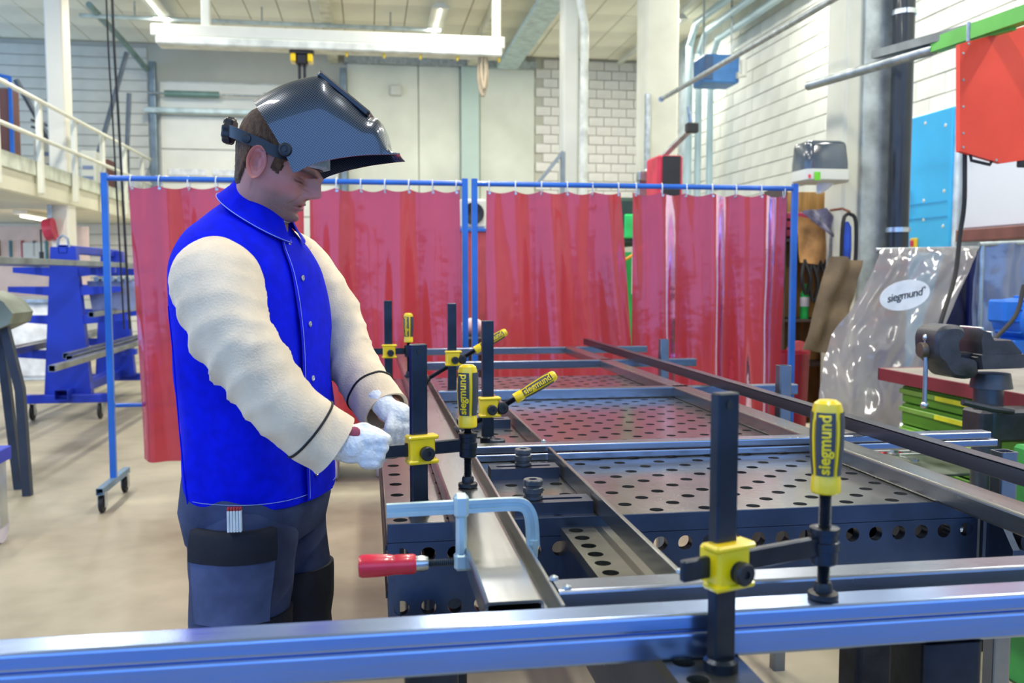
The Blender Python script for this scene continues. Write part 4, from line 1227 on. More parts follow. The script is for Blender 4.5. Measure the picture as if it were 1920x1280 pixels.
Cc = [(-0.0219, 0.1394), (0.0142, 0.1599), (0.0485, 0.1753), (0.0827, 0.1846), (0.1101, 0.1891), (0.1271, 0.1842), (0.1473, 0.1641), (0.1693, 0.1473), (0.1913, 0.1254), (0.21, 0.1086), (0.2271, 0.1035), (0.2389, 0.0849), (0.2456, 0.0611), (0.2488, 0.0406), (0.2694, 0.0339)]
Ec = [(0.0667, -0.0126), (0.0768, -0.0116), (0.0884, -0.0052), (0.1029, 0.0018), (0.1188, 0.0070), (0.1346, 0.0113), (0.1505, 0.0150), (0.1664, 0.0180), (0.1822, 0.0208), (0.1979, 0.0231), (0.2138, 0.0248), (0.2296, 0.0260), (0.2422, 0.0271), (0.2548, 0.0280), (0.2733, 0.0288)]
Wc = [.105, .107, .108, .107, .105, .102, .099, .096, .092, .087, .082, .076, .070, .066, .062]
hs = smoothpath([(*c, *e, w) for c, e, w in zip(Cc, Ec, Wc)], 58)
NS = 48
def shell_pt(h, s, inner=0.0):
    cu, cz, eu, ez, w = h
    a = abs(s); phi = (1 - a) * PI / 2
    v = math.sin(phi) ** .62; yy = math.cos(phi) ** .55
    u = eu + (cu - eu) * v ** 1.25; z = ez + (cz - ez) * v
    return hpt(u, (w - inner) * yy * (1 if s > 0 else -1), z - inner * v * .8)
g = [[tuple(shell_pt(h, -1 + 2 * i / NS)) for i in range(NS + 1)] for h in hs]
gi = [[tuple(shell_pt(h, -1 + 2 * i / NS, .003)) for i in range(NS + 1)] for h in hs]
m = MB().loft(g, closed=False); o0 = len(m.v); m.loft(gi, closed=False)
n1 = NS + 1; nr = len(hs)
for i in range(NS):
    for r_ in (0, nr - 1):
        q = (r_ * n1 + i, r_ * n1 + i + 1, o0 + r_ * n1 + i + 1, o0 + r_ * n1 + i); m.f.append(q); m.mi.append(0)
for r_ in range(nr - 1):
    for i in (0, NS):
        q = (r_ * n1 + i, (r_ + 1) * n1 + i, o0 + (r_ + 1) * n1 + i, o0 + r_ * n1 + i); m.f.append(q); m.mi.append(0)
sh = part('shell', m, CARB, hel, angle=60)
GLB = mat('gloss_black', '#14171c', .3, 0, .05, 5, coat=.2)
# raised window frame along the sloping front, with the dark filter glass
f0, f1 = hpt(.117, 0, .1925), hpt(.214, 0, .1125)
sl_dir = (f1 - f0).normalized(); nrm = HN.cross(sl_dir); nrm = nrm if nrm.z > 0 else -nrm
def frame_box(a, b, hw, t0, t1, bev=.003):
    mid = (a + b) / 2 + nrm * ((t0 + t1) / 2); M = Matrix((sl_dir, HN, nrm)).transposed().to_4x4()
    return MB().box(mid, ((b - a).length, hw * 2, abs(t1 - t0)), bev, M)
for s in (-1, 1):
    mid = HN * (s * .058); part('window_frame', frame_box(f0 + mid, f1 + mid, .009, -.012, .0008), GLB, sh)
part('window_frame', frame_box(f0 - sl_dir * .002, f0 + sl_dir * .016, .064, -.012, .001), GLB, sh)
part('window_frame', frame_box(f1 - sl_dir * .016, f1 + sl_dir * .002, .064, -.012, .001), GLB, sh)
part('filter_glass', frame_box(f0 + sl_dir * .01, f1 - sl_dir * .01, .056, -.010, -.003, .001), mat('green_filter_glass', '#0a1412', .05, 0, .02, 4, coat=1), sh)
for s in (-1, 1):
    M = Matrix.Translation(hpt(.053, s * .104, .0311)) @ Matrix((HU, Vector((0, 0, 1)), -HU.cross(Vector((0, 0, 1))) * -1)).transposed().to_4x4()
    M = Matrix.Translation(hpt(.053, s * .102, .0311)) @ Matrix.Rotation(R(-7), 4, 'Z') @ Matrix.Rotation(R(90 if s < 0 else -90), 4, 'X')
    pr = MB().lathe([(0, .0), (.0135, .0), (.0135, .006), (.012, .009), (.008, .010), (.008, .008), (.0045, .008), (.0045, .011), (0, .011)], 24, M)
    part('pivot_knob', pr, BLACK, hel, angle=25)
# headgear: band, strap and rear ratchet knob
band = []
for k in range(61):
    a = R(-180 + 6 * k)
    rx = .102 if math.cos(a) > 0 else .079
    u = rx * math.cos(a); v = .083 * math.sin(a)
    z = .045 - .045 * (u / .1) if u < .02 else .034 - .26 * (u - .02)
    band.append((u, v, z))
m = MB(); rings = []
for (u, v, z) in band:
    rings.append([tuple(hpt(u, v, z - .012)), tuple(hpt(u, v, z + .012)), tuple(hpt(u * 1.03, v * 1.03, z + .012)), tuple(hpt(u * 1.03, v * 1.03, z - .012))])
m.loft(rings); bd = part('headband', m, BLACK, hel, angle=40)
m = MB(); rings = []
for (u, v, z) in band:
    if u > .055:
        z2 = .019 - (u - .055) * .08
        rings.append([tuple(hpt(u + .006, v * 1.02, z2 - .013)), tuple(hpt(u + .006, v * 1.02, z2 + .015)), tuple(hpt(u * 1.06 + .014, v * 1.1, z2 + .013)), tuple(hpt(u * 1.06 + .014, v * 1.1, z2 - .010))])
m.loft(rings); part('sweatband', m, mat('grey_sweatband', '#a9b6bc', .85, 0, .15, 60), hel, angle=50)
part('strap_rivet', MB().lathe([(0, 0), (.009, 0), (.009, .003), (.005, .0045), (.0, .0045)], 18, Matrix.Translation(hpt(-.028, -.082, .056)) @ Matrix.Rotation(R(-7), 4, 'Z') @ Matrix.Rotation(PI / 2, 4, 'X')), BLACK, bd)
pr = MB()
for k in range(40): pass
M = Matrix.Translation(hpt(-.078, 0, .082)) @ Matrix.Rotation(R(-7), 4, 'Z') @ Matrix.Rotation(R(-80), 4, 'Y')
prof_n = 36; rings = []
for r_, z in ((.004, -.006), (.024, -.006), (.027, -.002), (.027, .010), (.024, .014), (.004, .015)):
    rings.append([tuple(M @ Vector(((r_ + (.0016 * math.cos(9 * a) if r_ > .01 else 0)) * math.cos(a), (r_ + (.0016 * math.cos(9 * a) if r_ > .01 else 0)) * math.sin(a), z))) for a in [2 * PI * k / 72 for k in range(72)]])
part('ratchet_knob', MB().loft(rings), BLACK, hel, angle=30)
# ------------------------------------------------------------------ welding curtains on blue wheeled frames
CURT = film('red_welding_film', '#c0383a', '#be4850', .2, gloss=.03, rough=.14, bump=.35, bscale=4, shine=(1, .62, .85))
CY = 5.75
def caster(x, y, par, r=.05, wm=RUBBER):
    f = part('caster_fork', MB().bb(x - .022, x - .016, y - .02, y + .03, r * .6, r * 2 + .012, .002).bb(x + .016, x + .022, y - .02, y + .03, r * .6, r * 2 + .012, .002).bb(x - .022, x + .022, y - .02, y + .03, r * 2 + .008, r * 2 + .02, .002), CHROME, par)
    w = MB().lathe([(.0, -.013), (r * .45, -.013), (r * .5, -.010), (r * .92, -.012), (r, -.008), (r, .008), (r * .92, .012), (r * .5, .010), (r * .45, .013), (0, .013)], 24, Matrix.Translation((x, y, r)) @ Matrix.Rotation(PI / 2, 4, 'Y'))
    part('wheel', w, wm, f)
def cframe(label, x0, x1):
    t = thing('curtain_frame', label, 'frame', ((x0 + x1) / 2, CY, 0), 'blue curtain frames')
    for x in (x0, x1):
        part('post', MB().rtube(2, .14, 1.955, (x, CY), .036, .036, .003, .004), BLUEP, t)
        part('foot', MB().rtube(1, CY - .30, CY + .30, (x, .13), .04, .04, .003, .004), mat('grey_blue_foot', '#6f8ea8', .45, .2, .15, 5), t)
        for s in (-.25, .25): caster(x, CY + s, t)
    part('curtain_rod', MB().cyl((x0, CY, 1.925), (x1, CY, 1.925), .0165, n=14), BLUEP, t)
    part('lower_bar', MB().cyl((x0, CY + .1, .57), (x1, CY + .1, .57), .0135, n=12), BLUEP, t)
    return t
cframe('blue wheeled frame of the left welding curtain, behind the man', -1.52, .60)
cframe('blue wheeled frame of the right welding curtain, behind the table', .66, 2.78)
RING = mat('white_ring', '#dfe6ea', .4)
def curtain(label, x0, x1, bx0, bx1, seed, waves, holes):
    t = thing('welding_curtain', label, 'curtain', ((x0 + x1) / 2, CY, .24), 'red welding curtains')
    n, k = 110, 46; g = []
    rng = random.Random(seed); ph = [rng.uniform(0, 6.28) for _ in range(6)]
    for j in range(k + 1):
        v = j / k; z = 1.885 - v * 1.645; row = []
        for i in range(n + 1):
            u = i / n
            sag = .018 * abs(math.sin(u * PI * holes)) * max(0, 1 - v * 8)
            x = (x0 + (x1 - x0) * u) * (1 - v) + (bx0 + (bx1 - bx0) * u) * v
            amp = .018 + .035 * min(1, v * 1.6)
            y = amp * math.sin(u * waves * 2 * PI + ph[0] + .7 * v) + .5 * amp * math.sin(u * waves * 3.7 * PI + ph[1] - 1.1 * v) + .02 * v * math.sin(u * 5 + ph[2])
            y += .012 * noise.noise(Vector((u * 9 + seed, v * 3, 0)))
            row.append((x + .012 * math.cos(u * waves * 2 * PI + ph[0]) * v, CY + y, z - sag))
        g.append(row)
    part('sheet', MB().loft(g, closed=False), CURT, t, angle=80)
    for i in range(holes + 1):
        u = .02 + .96 * i / holes; x = x0 + (x1 - x0) * u
        jj = g[1][int(u * n)]
        lp = []
        for a in range(0, 361, 30):
            lp.append((x + .004 * math.sin(R(a)), CY + .024 * math.sin(R(a)) + (jj[1] - CY) * .3, 1.905 + .04 * math.cos(R(a))))
        part('hanging_ring', MB().tube(lp, .0035, 5), RING, t)
        part('eyelet', MB().lathe([(.004, 0), (.009, .001), (.009, -.001)], 12, Matrix.Translation((x, jj[1] - .002, 1.868)) @ Matrix.Rotation(PI / 2, 4, 'X')), CHROME, t)
curtain('red transparent welding curtain hanging left of and behind the man', -1.39, -.38, -1.36, -.40, 3, 3.0, 6)
curtain('red transparent welding curtain between the man and the pair of blue posts', -.345, .565, -.36, .575, 8, 2.6, 6)
curtain('red transparent welding curtain right of the pair of blue posts', .735, 1.60, .72, 1.74, 12, 2.5, 5)
curtain('red transparent welding curtain at the far right blue post', 1.68, 2.73, 1.69, 2.72, 21, 3.2, 6)

# ------------------------------------------------------------------ things behind the curtains
g = lambda px, py, Y: aty(px, py, Y)
mc = thing('red_machine', 'red and black machine standing behind the curtain beside the tilted arm', 'machine', (g(1258, 300, 9).x, 9.2, 0))
a, b = g(1234, 290, 9), g(1281, 290, 9)
part('body', MB().bb(a.x, b.x, 9, 9.4, 0, a.z, .02), mat('machine_red', '#d0304a', .5), mc)
part('front_panel', MB().bb(a.x + .045, b.x - .03, 8.985, 9.0, .5, a.z - .01, .004), mat('panel_black', '#20222a', .5), mc)
ar = thing('lifting_arm', 'grey tilted steel arm in front of the concrete column', 'arm', tuple(g(1205, 330, 9.6)))
p, q = g(1206, 330, 9.6), g(1297, 240, 9.2)
part('beam', MB().tube([tuple(p), tuple(q)], .035, 4), GALV, ar)
part('clevis', MB().box(tuple(q), (.12, .1, .1), .01), BLACK, ar)
part('stub', MB().tube([tuple(q), tuple(g(1291, 200, 9.2))], .022, 8), GALV, ar)
part('base', MB().box(tuple(p), (.12, .12, .1), .01), GALV, ar)
part('mast', MB().bb(p.x - .05, p.x + .05, 9.6, 9.7, 0, p.z, .01), GALV, ar)
br = thing('diagonal_brace', 'small grey diagonal brace left of the white column', 'brace', tuple(g(1035, 345, 11)))
p, q = g(1008, 345, 11.2), g(1056, 284, 11.2)
part('strut', MB().tube([tuple(p), tuple(q)], .03, 4), mat('brace_grey', '#87939a', .5, .4), br)
part('upright', MB().bb(q.x - .03, q.x + .02, 11.16, 11.24, 0, q.z, .006), MATS['brace_grey'], br)
gm = thing('green_machine', 'green machine seen through the gap between the right curtains', 'machine', (g(1178, 400, 7.5).x, 7.6, 0))
a, b = g(1150, 355, 7.5), g(1205, 355, 7.5)
GRN = mat('machine_green', '#2fae57', .45, 0, .08, 4)
part('column', MB().bb(a.x, b.x, 7.5, 7.9, 0, 1.55, .02), GRN, gm)
part('head', MB().bb(a.x + .03, b.x - .02, 7.45, 7.9, 1.6, 2.0, .03), mat('dark_green', '#27433a', .5), gm)
part('lamp', MB().bb(a.x + .08, a.x + .2, 7.42, 7.46, 1.66, 1.86, .01), mat('bright_green', '#35d870', .4), gm)
part('hose', MB().tube([tuple(v) for v in smoothpath([(a.x, 7.4, 1.45), (a.x + .1, 7.38, 1.5), (b.x, 7.4, 1.6)], 10)], .012, 6), mat('orange_hose', '#e79b2d', .5), gm)
part('rod', MB().cyl((a.x + .16, 7.42, 1.2), (a.x + .16, 7.42, 1.55), .02, n=10), WHITEP, gm)
fx_ = thing('ventilator_unit', 'white wall unit with a round black fan, seen between the blue posts', 'ventilator', (g(888, 400, 8.5).x, 8.6, 0))
a, b = g(862, 372, 8.5), g(912, 428, 8.5)
part('housing', MB().bb(a.x, b.x, 8.5, 8.8, b.z, a.z, .02), WHITEP, fx_)
cx = (a.x + b.x) / 2; cz = (a.z + b.z) / 2
part('fan', MB().lathe([(0, 0), (.10, 0), (.10, .02), (.07, .02), (.03, .005), (0, .005)], 24, Matrix.Translation((cx, 8.5, cz)) @ Matrix.Rotation(PI / 2, 4, 'X')), BLACK, fx_)
part('stand', MB().bb(a.x, b.x, 8.5, 8.85, 0, b.z - .02, .01), mat('stand_red', '#a5434c', .6), fx_)
part('blue_edge', MB().bb(a.x - .02, b.x + .02, 8.48, 8.86, b.z - .03, b.z, .004), BLUEP, fx_)
pt_ = thing('side_table', 'small table with pale parts standing behind the pair of blue posts', 'table', (g(888, 640, 6.6).x, 6.7, 0))
a, b = g(872, 585, 6.6), g(918, 620, 6.6)
part('table', MB().bb(a.x - .1, b.x + .1, 6.5, 6.9, b.z - .12, b.z - .04, .01).bb(a.x - .06, b.x + .06, 6.54, 6.86, 0, b.z - .12), mat('dark_bench', '#3a3434', .6), pt_)
part('cover', MB().add(*icos((cx * .78, 6.7, b.z + .02), .1, 3, (.9, .9, .7))), mat('pink_white', '#e3c9cf', .6), pt_)
dl = thing('dolly', 'low grey dolly with a white wheel standing behind the man', 'dolly', (g(630, 870, 6.2).x, 6.3, 0))
x = g(630, 880, 6.15).x
part('plate', MB().bb(x - .12, x + .35, 6.12, 6.6, .16, .19, .004), mat('dolly_plate', '#a7b4ba', .5, .3), dl)
for dx, dy in ((0, 0), (.28, .04), (0, .4), (.28, .4)): caster(x + dx, 6.17 + dy, dl, .075, mat('white_wheel', '#d8d8e4', .5))

# ------------------------------------------------------------------ rack carts on the left
RB = mat('rack_blue', '#1a37b8', .45, 0, .1, 3)
rk = thing('material_rack', 'blue cantilever rack cart on casters, loaded with long steel tubes', 'rack', (-2.85, 9.9, 0))
def upright(x, y):
    part('upright', MB().prism([(x - .21, .22), (x + .21, .22), (x + .11, 1.62), (x - .11, 1.62)], 1, y - .05, y + .05), RB, rk)
    for z, l in ((.62, .62), (.95, .55), (1.22, .50), (1.40, .45)):
        for s in (-1, 1):
            part('arm', MB().prism([(x, z - .07), (x + s * l, z - .02), (x + s * l, z + .03), (x, z + .03)], 1, y - .035, y + .035), RB, rk)
upright(-2.82, 9.25); upright(-2.82, 10.9)
part('base_beam', MB().rtube(1, 9.0, 11.1, (-2.82, .25), .12, .1, .006, .01), RB, rk)
part('top_beam', MB().rtube(1, 9.2, 11.0, (-2.82, 1.60), .08, .08, .006, .01), RB, rk)
part('lifting_eye', MB().tube([(-2.87, 9.22, 1.62), (-2.86, 9.22, 1.70), (-2.82, 9.22, 1.73), (-2.78, 9.22, 1.70), (-2.77, 9.22, 1.62)], .012, 8), GALV, rk)
for y in (9.15, 11.0):
    part('cross_foot', MB().rtube(0, -3.2, -2.44, (y, .2), .1, .08, .006, .01), RB, rk)
    for x in (-3.12, -2.52): caster(x, y, rk, .075)
tubes = [(-2.50, 1.455, 6.4, 12.6, .05), (-2.57, 1.455, 6.6, 12.4, .05), (-3.05, 1.455, 6.3, 12.3, .06), (-2.42, 1.005, 8.6, 12.2, .05), (-3.2, .675, 6.6, 12, .06), (-3.1, .675, 6.4, 12.4, .06), (-2.40, .675, 7.9, 12.5, .055), (-2.52, .675, 8.2, 12.6, .05), (-2.28, .675, 7.1, 12.0, .05)]
for n_, (x, z, y0, y1, s) in enumerate(tubes):
    o = part('stock_tube', MB().rtube(1, y0, y1, (x, z + s / 2 - .02), s, s, .005, .006), STEEL)
    tag(o, ['long steel tube on the top right arms of the blue rack, nearer the aisle', 'long steel tube on the top right arms of the blue rack, second from the aisle', 'long steel tube on the top left arms of the blue rack', 'long steel tube on the second arms of the blue rack', 'long steel tube on the lower left arms of the blue rack, outer', 'long steel tube on the lower left arms of the blue rack, inner', 'long steel tube on the lower right arms of the rack, middle', 'long steel tube on the lower right arms of the rack, inner', 'longest low steel tube sticking out of the rack towards the viewer'][n_], 'tube', 'steel tubes on the rack')
bx = thing('steel_bin', 'grey blue sheet bin hanging on the rack behind the blue post', 'bin', (-2.4, 9.6, 1.02))
part('shell', MB().prism([(-2.62, 1.02), (-2.24, 1.02), (-2.16, 1.30), (-2.66, 1.30)], 1, 9.35, 9.9), mat('bin_grey', '#8f98b5', .5, .3), bx)
for k in range(5): part('round_bar', MB().cyl((-2.56 + k * .07, 9.3, 1.32), (-2.56 + k * .07, 10.0, 1.33), .025, n=10), GALV, bx)
ch = thing('channel_trestle', 'grey green steel trough on a dark leg at the left edge', 'trough', (g(20, 700, 6).x, 6, 0))
a, b = g(-60, 565, 6), g(36, 612, 6)
part('trough', MB().prism([(a.x, a.z - .02), (a.x + .12, a.z + .06), (b.x - .05, a.z + .0), (b.x, a.z - .07), (b.x - .02, b.z + .02), (a.x, b.z - .10)], 1, 5.9, 6.25), mat('grey_green_steel', '#7d8679', .5, .4, .2, 4), ch)
p, q = g(5, 600, 6), g(38, 730, 6)
part('leg', MB().tube([tuple(p), tuple(q), (q.x + .02, 6, 0)], .035, 4), mat('dark_leg', '#3a4250', .5, .4), ch)
part('leg', MB().tube([(p.x - .1, 6.2, p.z), (q.x - .1, 6.2, 0)], .035, 4), MATS['dark_leg'], ch)
for n_, (py, zz) in enumerate(((655, 0), (752, 0))):
    pass
dd = thing('blue_dolly', 'corner of a low blue dolly with a pale wheel at the left edge', 'dolly', (g(-10, 900, 4.9).x, 4.9, 0))
p = g(-14, 852, 4.9)
part('deck', MB().bb(p.x - .4, p.x + .035, 4.85, 5.05, p.z - .05, p.z + .02, .005), RB, dd)
part('wheel', MB().cyl((p.x - .02, 4.95, .09), (p.x + .015, 4.95, .09), .09, n=24), MATS['white_wheel'], dd)
part('fork', MB().bb(p.x - .03, p.x - .02, 4.9, 5.0, .09, p.z - .03).bb(p.x + .015, p.x + .024, 4.9, 5.0, .09, p.z - .03), CHROME, dd)
hk = thing('hose_reel', 'round red hose reel under the mezzanine beside the column', 'reel', tuple(g(95, 450, 13.3)))
p = g(94, 430, 13.3)
part('drum', MB().lathe([(0, -.06), (.15, -.06), (.15, .06), (0, .06)], 24, Matrix.Translation(p) @ Matrix.Rotation(R(80), 4, 'Y')), mat('reel_red', '#c23350', .45), hk)
part('bracket', MB().bb(p.x - .03, p.x + .03, 13.3, 13.35, p.z, 2.31, .005), GALV, hk)
part('end_weight', MB().cyl((p.x - .12, 13.3, p.z - .45), (p.x - .12, 13.3, p.z - .3), .03, n=10), BLACK, hk)
part('hose', MB().tube([(p.x - .12, 13.3, p.z - .3), (p.x - .12, 13.3, p.z)], .012, 6), RUBBER, hk)
PG = mat('peach_board', '#e8cfc0', .7, 0, .08, 3)
pb = thing('tool_board', 'peach coloured tool board with hand tools under the mezzanine', 'tool board', (g(40, 480, 14).x, 14.2, 1.2))
part('board', MB().bb(-5.9, -4.0, 14.2, 14.24, 1.05, 2.05, .005), PG, pb)
for k in range(10):
    x = -5.7 + k * .16; part('hand_tool', MB().bb(x, x + .03, 14.15, 14.2, 1.62 - .05 * (k % 3), 1.85, .004), mat(['tool_dark', 'tool_teal', 'tool_red'][k % 3], ['#4a4f55', '#3e7f8c', '#a5404a'][k % 3], .5), pb)
wbk = thing('white_board', 'small white board hanging on the tool board', 'board', tuple(g(63, 500, 13.9)))
p, q = g(42, 455, 14.15), g(86, 500, 14.15)
part('panel', MB().bb(p.x, q.x, 14.15, 14.18, q.z, p.z, .004), WHITEP, wbk)
part('frame', MB().bb(p.x - .01, q.x + .01, 14.175, 14.2, q.z - .01, p.z + .01, .003), GALV, wbk)
cb = thing('storage_cabinet', 'pale grey workshop cabinet behind the rack cart', 'cabinet', (-4.9, 12.6, 0))
part('body', MB().bb(-5.6, -4.0, 12.6, 13.1, 0, 1.0, .01), mat('pale_cabinet', '#d5dde0', .5), cb)
for k in range(3): part('door', MB().bb(-5.57 + k * .52, -5.09 + k * .52, 12.585, 12.6, .06, .94, .005), mat('cabinet_door', '#e2e6e6', .5), cb)
part('worktop', MB().bb(-5.65, -3.95, 12.55, 13.15, 1.0, 1.05, .005), GALV, cb)

# lamps under the mezzanine
for n_, (lx, ly) in enumerate(((-5.0, 11.6), (-5.0, 15.2))):
    L = thing('fluorescent_lamp', ['lit fluorescent lamp under the mezzanine above the tool board', 'lit fluorescent lamp under the mezzanine near the back wall'][n_], 'lamp', (lx, ly, 2.22), 'lamps under the mezzanine')
    part('housing', MB().bb(lx - .1, lx + .1, ly - .75, ly + .75, 2.24, 2.30, .01), WHITEP, L)
    part('tube', MB().cyl((lx, ly - .7, 2.215), (lx, ly + .7, 2.215), .016, n=10), MATS['lamp_tube'], L)
    ld = bpy.data.lights.new('fluorescent_light', 'AREA'); ld.shape = 'RECTANGLE'; ld.size = .18; ld.size_y = 1.4; ld.energy = 60; ld.color = (1.0, .96, .9)
    lo = bpy.data.objects.new('fluorescent_light', ld); lo.location = (lx, ly, 2.195); COL.objects.link(lo)

# mezzanine goods
BRN = mat('brown_board', '#6d4a45', .7, 0, .1, 2)
bc_ = thing('brown_crate', 'tall brown panel crate with a blue frame on the mezzanine', 'crate', (-5.0, 13, 2.62))
a, b = atx(-5, 130, -4.9), g(24, 270, 13.6)
part('panel', MB().bb(-6.2, b.x, 13.6, 13.9, 2.62, 3.88, .01), BRN, bc_)
part('blue_frame', MB().tube([(b.x, 13.58, 2.62), (b.x, 13.58, 4.02), (-6.2, 13.58, 4.28)], .035, 4), BLUEP, bc_)
part('blue_bar', MB().bb(b.x - .28, b.x - .22, 13.55, 13.6, 2.62, 3.3, .006), BLUEP, bc_)
for n_, (px0, px1, py0, py1, Y) in enumerate(((62, 98, 262, 318, 14.5), (150, 180, 282, 330, 16.2), (176, 205, 298, 332, 16.6))):
    a, b = g(px0, py0, Y), g(px1, py1, Y)
    o = thing('goods_stack', ['stack of wrapped goods with dark bars left of the white column on the mezzanine', 'white box with printed marks right of the column on the mezzanine', 'small crate of goods at the far end of the mezzanine'][n_], 'goods', ((a.x + b.x) / 2, Y, 2.62), 'goods on the mezzanine')
    part('box', MB().bb(a.x, b.x, Y, Y + .4, 2.62, a.z, .01), [WHITEP, WHITEP, BRN][n_], o)
    for k in range(3):
        z = 2.75 + k * .17
        if z < a.z - .05: part('printed_band', MB().bb(a.x + .03, b.x - .04, Y - .006, Y, z, z + .06), mat('print_blue', '#7d8fb0', .6), o)
    if n_ == 0:
        for k in range(3): part('dark_bar', MB().tube([(a.x, Y - .05, a.z + .08 + k * .1), (b.x, Y - .05, a.z + .03 + k * .08)], .025, 4), mat('bar_dark', '#5a5d68', .5), o)
for n_, (p, q) in enumerate((((238, 98), (192, 262)), ((30, 150), (74, 228)), ((242, 175), (238, 290)))):
    a, b = g(*p, 16.5 if n_ != 1 else 14.2), g(*q, 16.5 if n_ != 1 else 14.2)
    o = part('leaning_pole', MB().tube([tuple(a), tuple(b), (b.x, b.y, 2.62)] if n_ == 2 else [tuple(a), tuple(a + (b - a) * ((a.z - 2.62) / (a.z - b.z)))], .045, 6), mat('pole_dark', '#5b6670', .5, .3))
    tag(o, ['long dark pole leaning against the cladding wall right of the white column', 'dark pole leaning left of the white column on the mezzanine', 'upright dark pole next to the sectional door'][n_], 'pole')

# ------------------------------------------------------------------ right side, high: pipes, heater, jib arm
o = thing('pipe_rail', 'straight galvanised pipe running up towards the viewer past the concrete column', 'pipe', tuple(g(1240, 185, 9.5)))
part('pipe', MB().cyl(g(1240, 186, 9.5), g(1580, -12, 5.6), .024, n=12), GALV, o)
part('end_cap', MB().cyl(g(1240, 186, 9.52), g(1240, 186, 9.44), .03, n=12), GALV, o)
ht = thing('heater_unit', 'blue hot air heater hanging under the roof near the right wall', 'heater', tuple(g(1357, 158, 13)))
a, b = g(1322, 100, 13), g(1386, 156, 13)
part('casing', MB().bb(a.x, b.x, 13, 13.5, b.z, a.z, .02), mat('heater_blue', '#3c78b8', .45), ht)
part('grille', MB().bb(a.x - .01, a.x + .12, 12.98, 13.0, b.z + .04, a.z - .03, .005), mat('grille_dark', '#33527a', .5), ht)
part('duct', MB().tube([(b.x - .06, 12.95, b.z + .1), (b.x + .04, 12.95, b.z + .1), (b.x + .04, 12.95, b.z + .32)], .05, 10), WHITEP, ht)
for x in (a.x + .05, b.x - .05): part('hanger', MB().cyl((x, 13.2, a.z), (x, 13.2, CZ), .015, n=8), GALV, ht)
PBL = mat('pale_blue_pipe', '#bcd4d8', .45, .2, .05, 3)
for n_, (px, z) in enumerate(((1290, 5.32), (1308, 5.2), (1330, 5.08))):
    xx = g(px, 300, 14.5).x
    o = part('supply_pipe', MB().tube([tuple(v) for v in ((xx, 6, z), (xx, 14.2, z), (xx, 14.5, z - .3), (xx, 14.5, 0))], .055, 10), PBL)
    tag(o, ['leftmost pale blue supply pipe under the roof near the right wall', 'middle pale blue supply pipe under the roof near the right wall', 'rightmost pale blue supply pipe under the roof near the right wall'][n_], 'pipe', 'pale blue roof pipes')
wcl = thing('wire_coil', 'coil of grey wire hanging high beside the concrete pillar', 'coil', tuple(g(1575, 45, 7.6)))
p = g(1573, 18, 7.6)
for k in range(4): part('turn', MB().tube([(p.x + .02 * k + .075 * math.cos(R(a)), 7.6 + .01 * k, p.z + .15 * math.sin(R(a))) for a in range(0, 361, 20)], .009, 6), mat('wire_grey', '#7d8790', .5, .5), wcl)
jb = thing('jib_arm', 'swivelling jib arm of grey pipe and green beam above the red panel', 'arm', tuple(g(1515, 160, 6.2)))
p, q = g(1516, 161, 6.2), g(1752, 92, 5.0)
part('pipe', MB().cyl(p, q, .032, n=14), GALV, jb)
p, q = g(1640, 103, 5.5), g(1850, 46, 4.6)
part('rail', MB().tube([tuple(p), tuple(q)], .035, 4), mat('grey_rail', '#8b908c', .5, .4), jb)
p, q = g(1755, 85, 5.0), g(1960, 14, 4.1)
GBM = mat('green_beam', '#5fb84a', .45, 0, .08, 4)
d = (q - p)
part('green_beam', MB().prism([(-.035, -.04), (.035, -.04), (.035, .04), (-.035, .04)], 0, 0, d.length).xf(Matrix.Translation(p) @ d.to_track_quat('X', 'Z').to_matrix().to_4x4()), GBM, jb)
part('gusset', MB().tube([tuple(g(1752, 92, 5.0)), tuple(g(1900, 50, 4.35))], .025, 4), GBM, jb)
part('mast', MB().bb(q.x + .35, q.x + .43, 3.6, 3.68, 0, q.z + .1, .01), GBM, jb)
part('top_beam', MB().tube([tuple(q), (q.x + .39, 3.64, q.z + .05)], .04, 4), GBM, jb)
rp = thing('red_shield', 'bright red sheet panel hanging below the green jib arm at the right edge', 'panel', tuple(g(1880, 305, 4.5)))
YP = 4.5
a = g(1800, 82, YP); b = g(1800, 283, YP); c = g(1878, 306, YP); e = g(1990, 290, YP); f_ = g(1990, 30, YP)
part('sheet', MB().prism([(a.x, a.z), (b.x, b.z), (c.x, c.z), (e.x, e.z), (f_.x, f_.z)], 1, YP, YP + .035), mat('signal_red', '#f04a34', .5, 0, .1, 3, col2='#e0402c'), rp)
for (px, py) in ((1806, 100), (1806, 150), (1806, 200), (1806, 250), (1806, 276), (1868, 300), (1816, 82)):
    p = g(px, py, YP); part('rivet', MB().lathe([(0, .004), (.006, .003), (.007, 0)], 10, Matrix.Translation((p.x, YP - .0, p.z)) @ Matrix.Rotation(PI / 2, 4, 'X')), GALV, rp)
p, q = g(1818, 290, YP + .02), g(1862, 300, YP + .02)
part('grip', MB().tube([(p.x, YP + .018, p.z + .015), (p.x + .01, YP + .018, p.z - .03), (q.x - .02, YP + .018, q.z - .025), (q.x, YP + .018, q.z + .01)], .009, 8), BLACK, rp)
p = g(1905, 305, YP + .06); part('stop', MB().bb(p.x - .02, p.x + .06, YP, YP + .035, p.z - .03, p.z + .01, .006), BLACK, rp)
for py in (70,):
    for px in (1815, 1900):
        p = g(px, 78, YP + .018); part('hanger', MB().cyl((p.x, YP + .018, p.z), (p.x, YP + .018, p.z + .10), .01, n=8), GALV, rp)
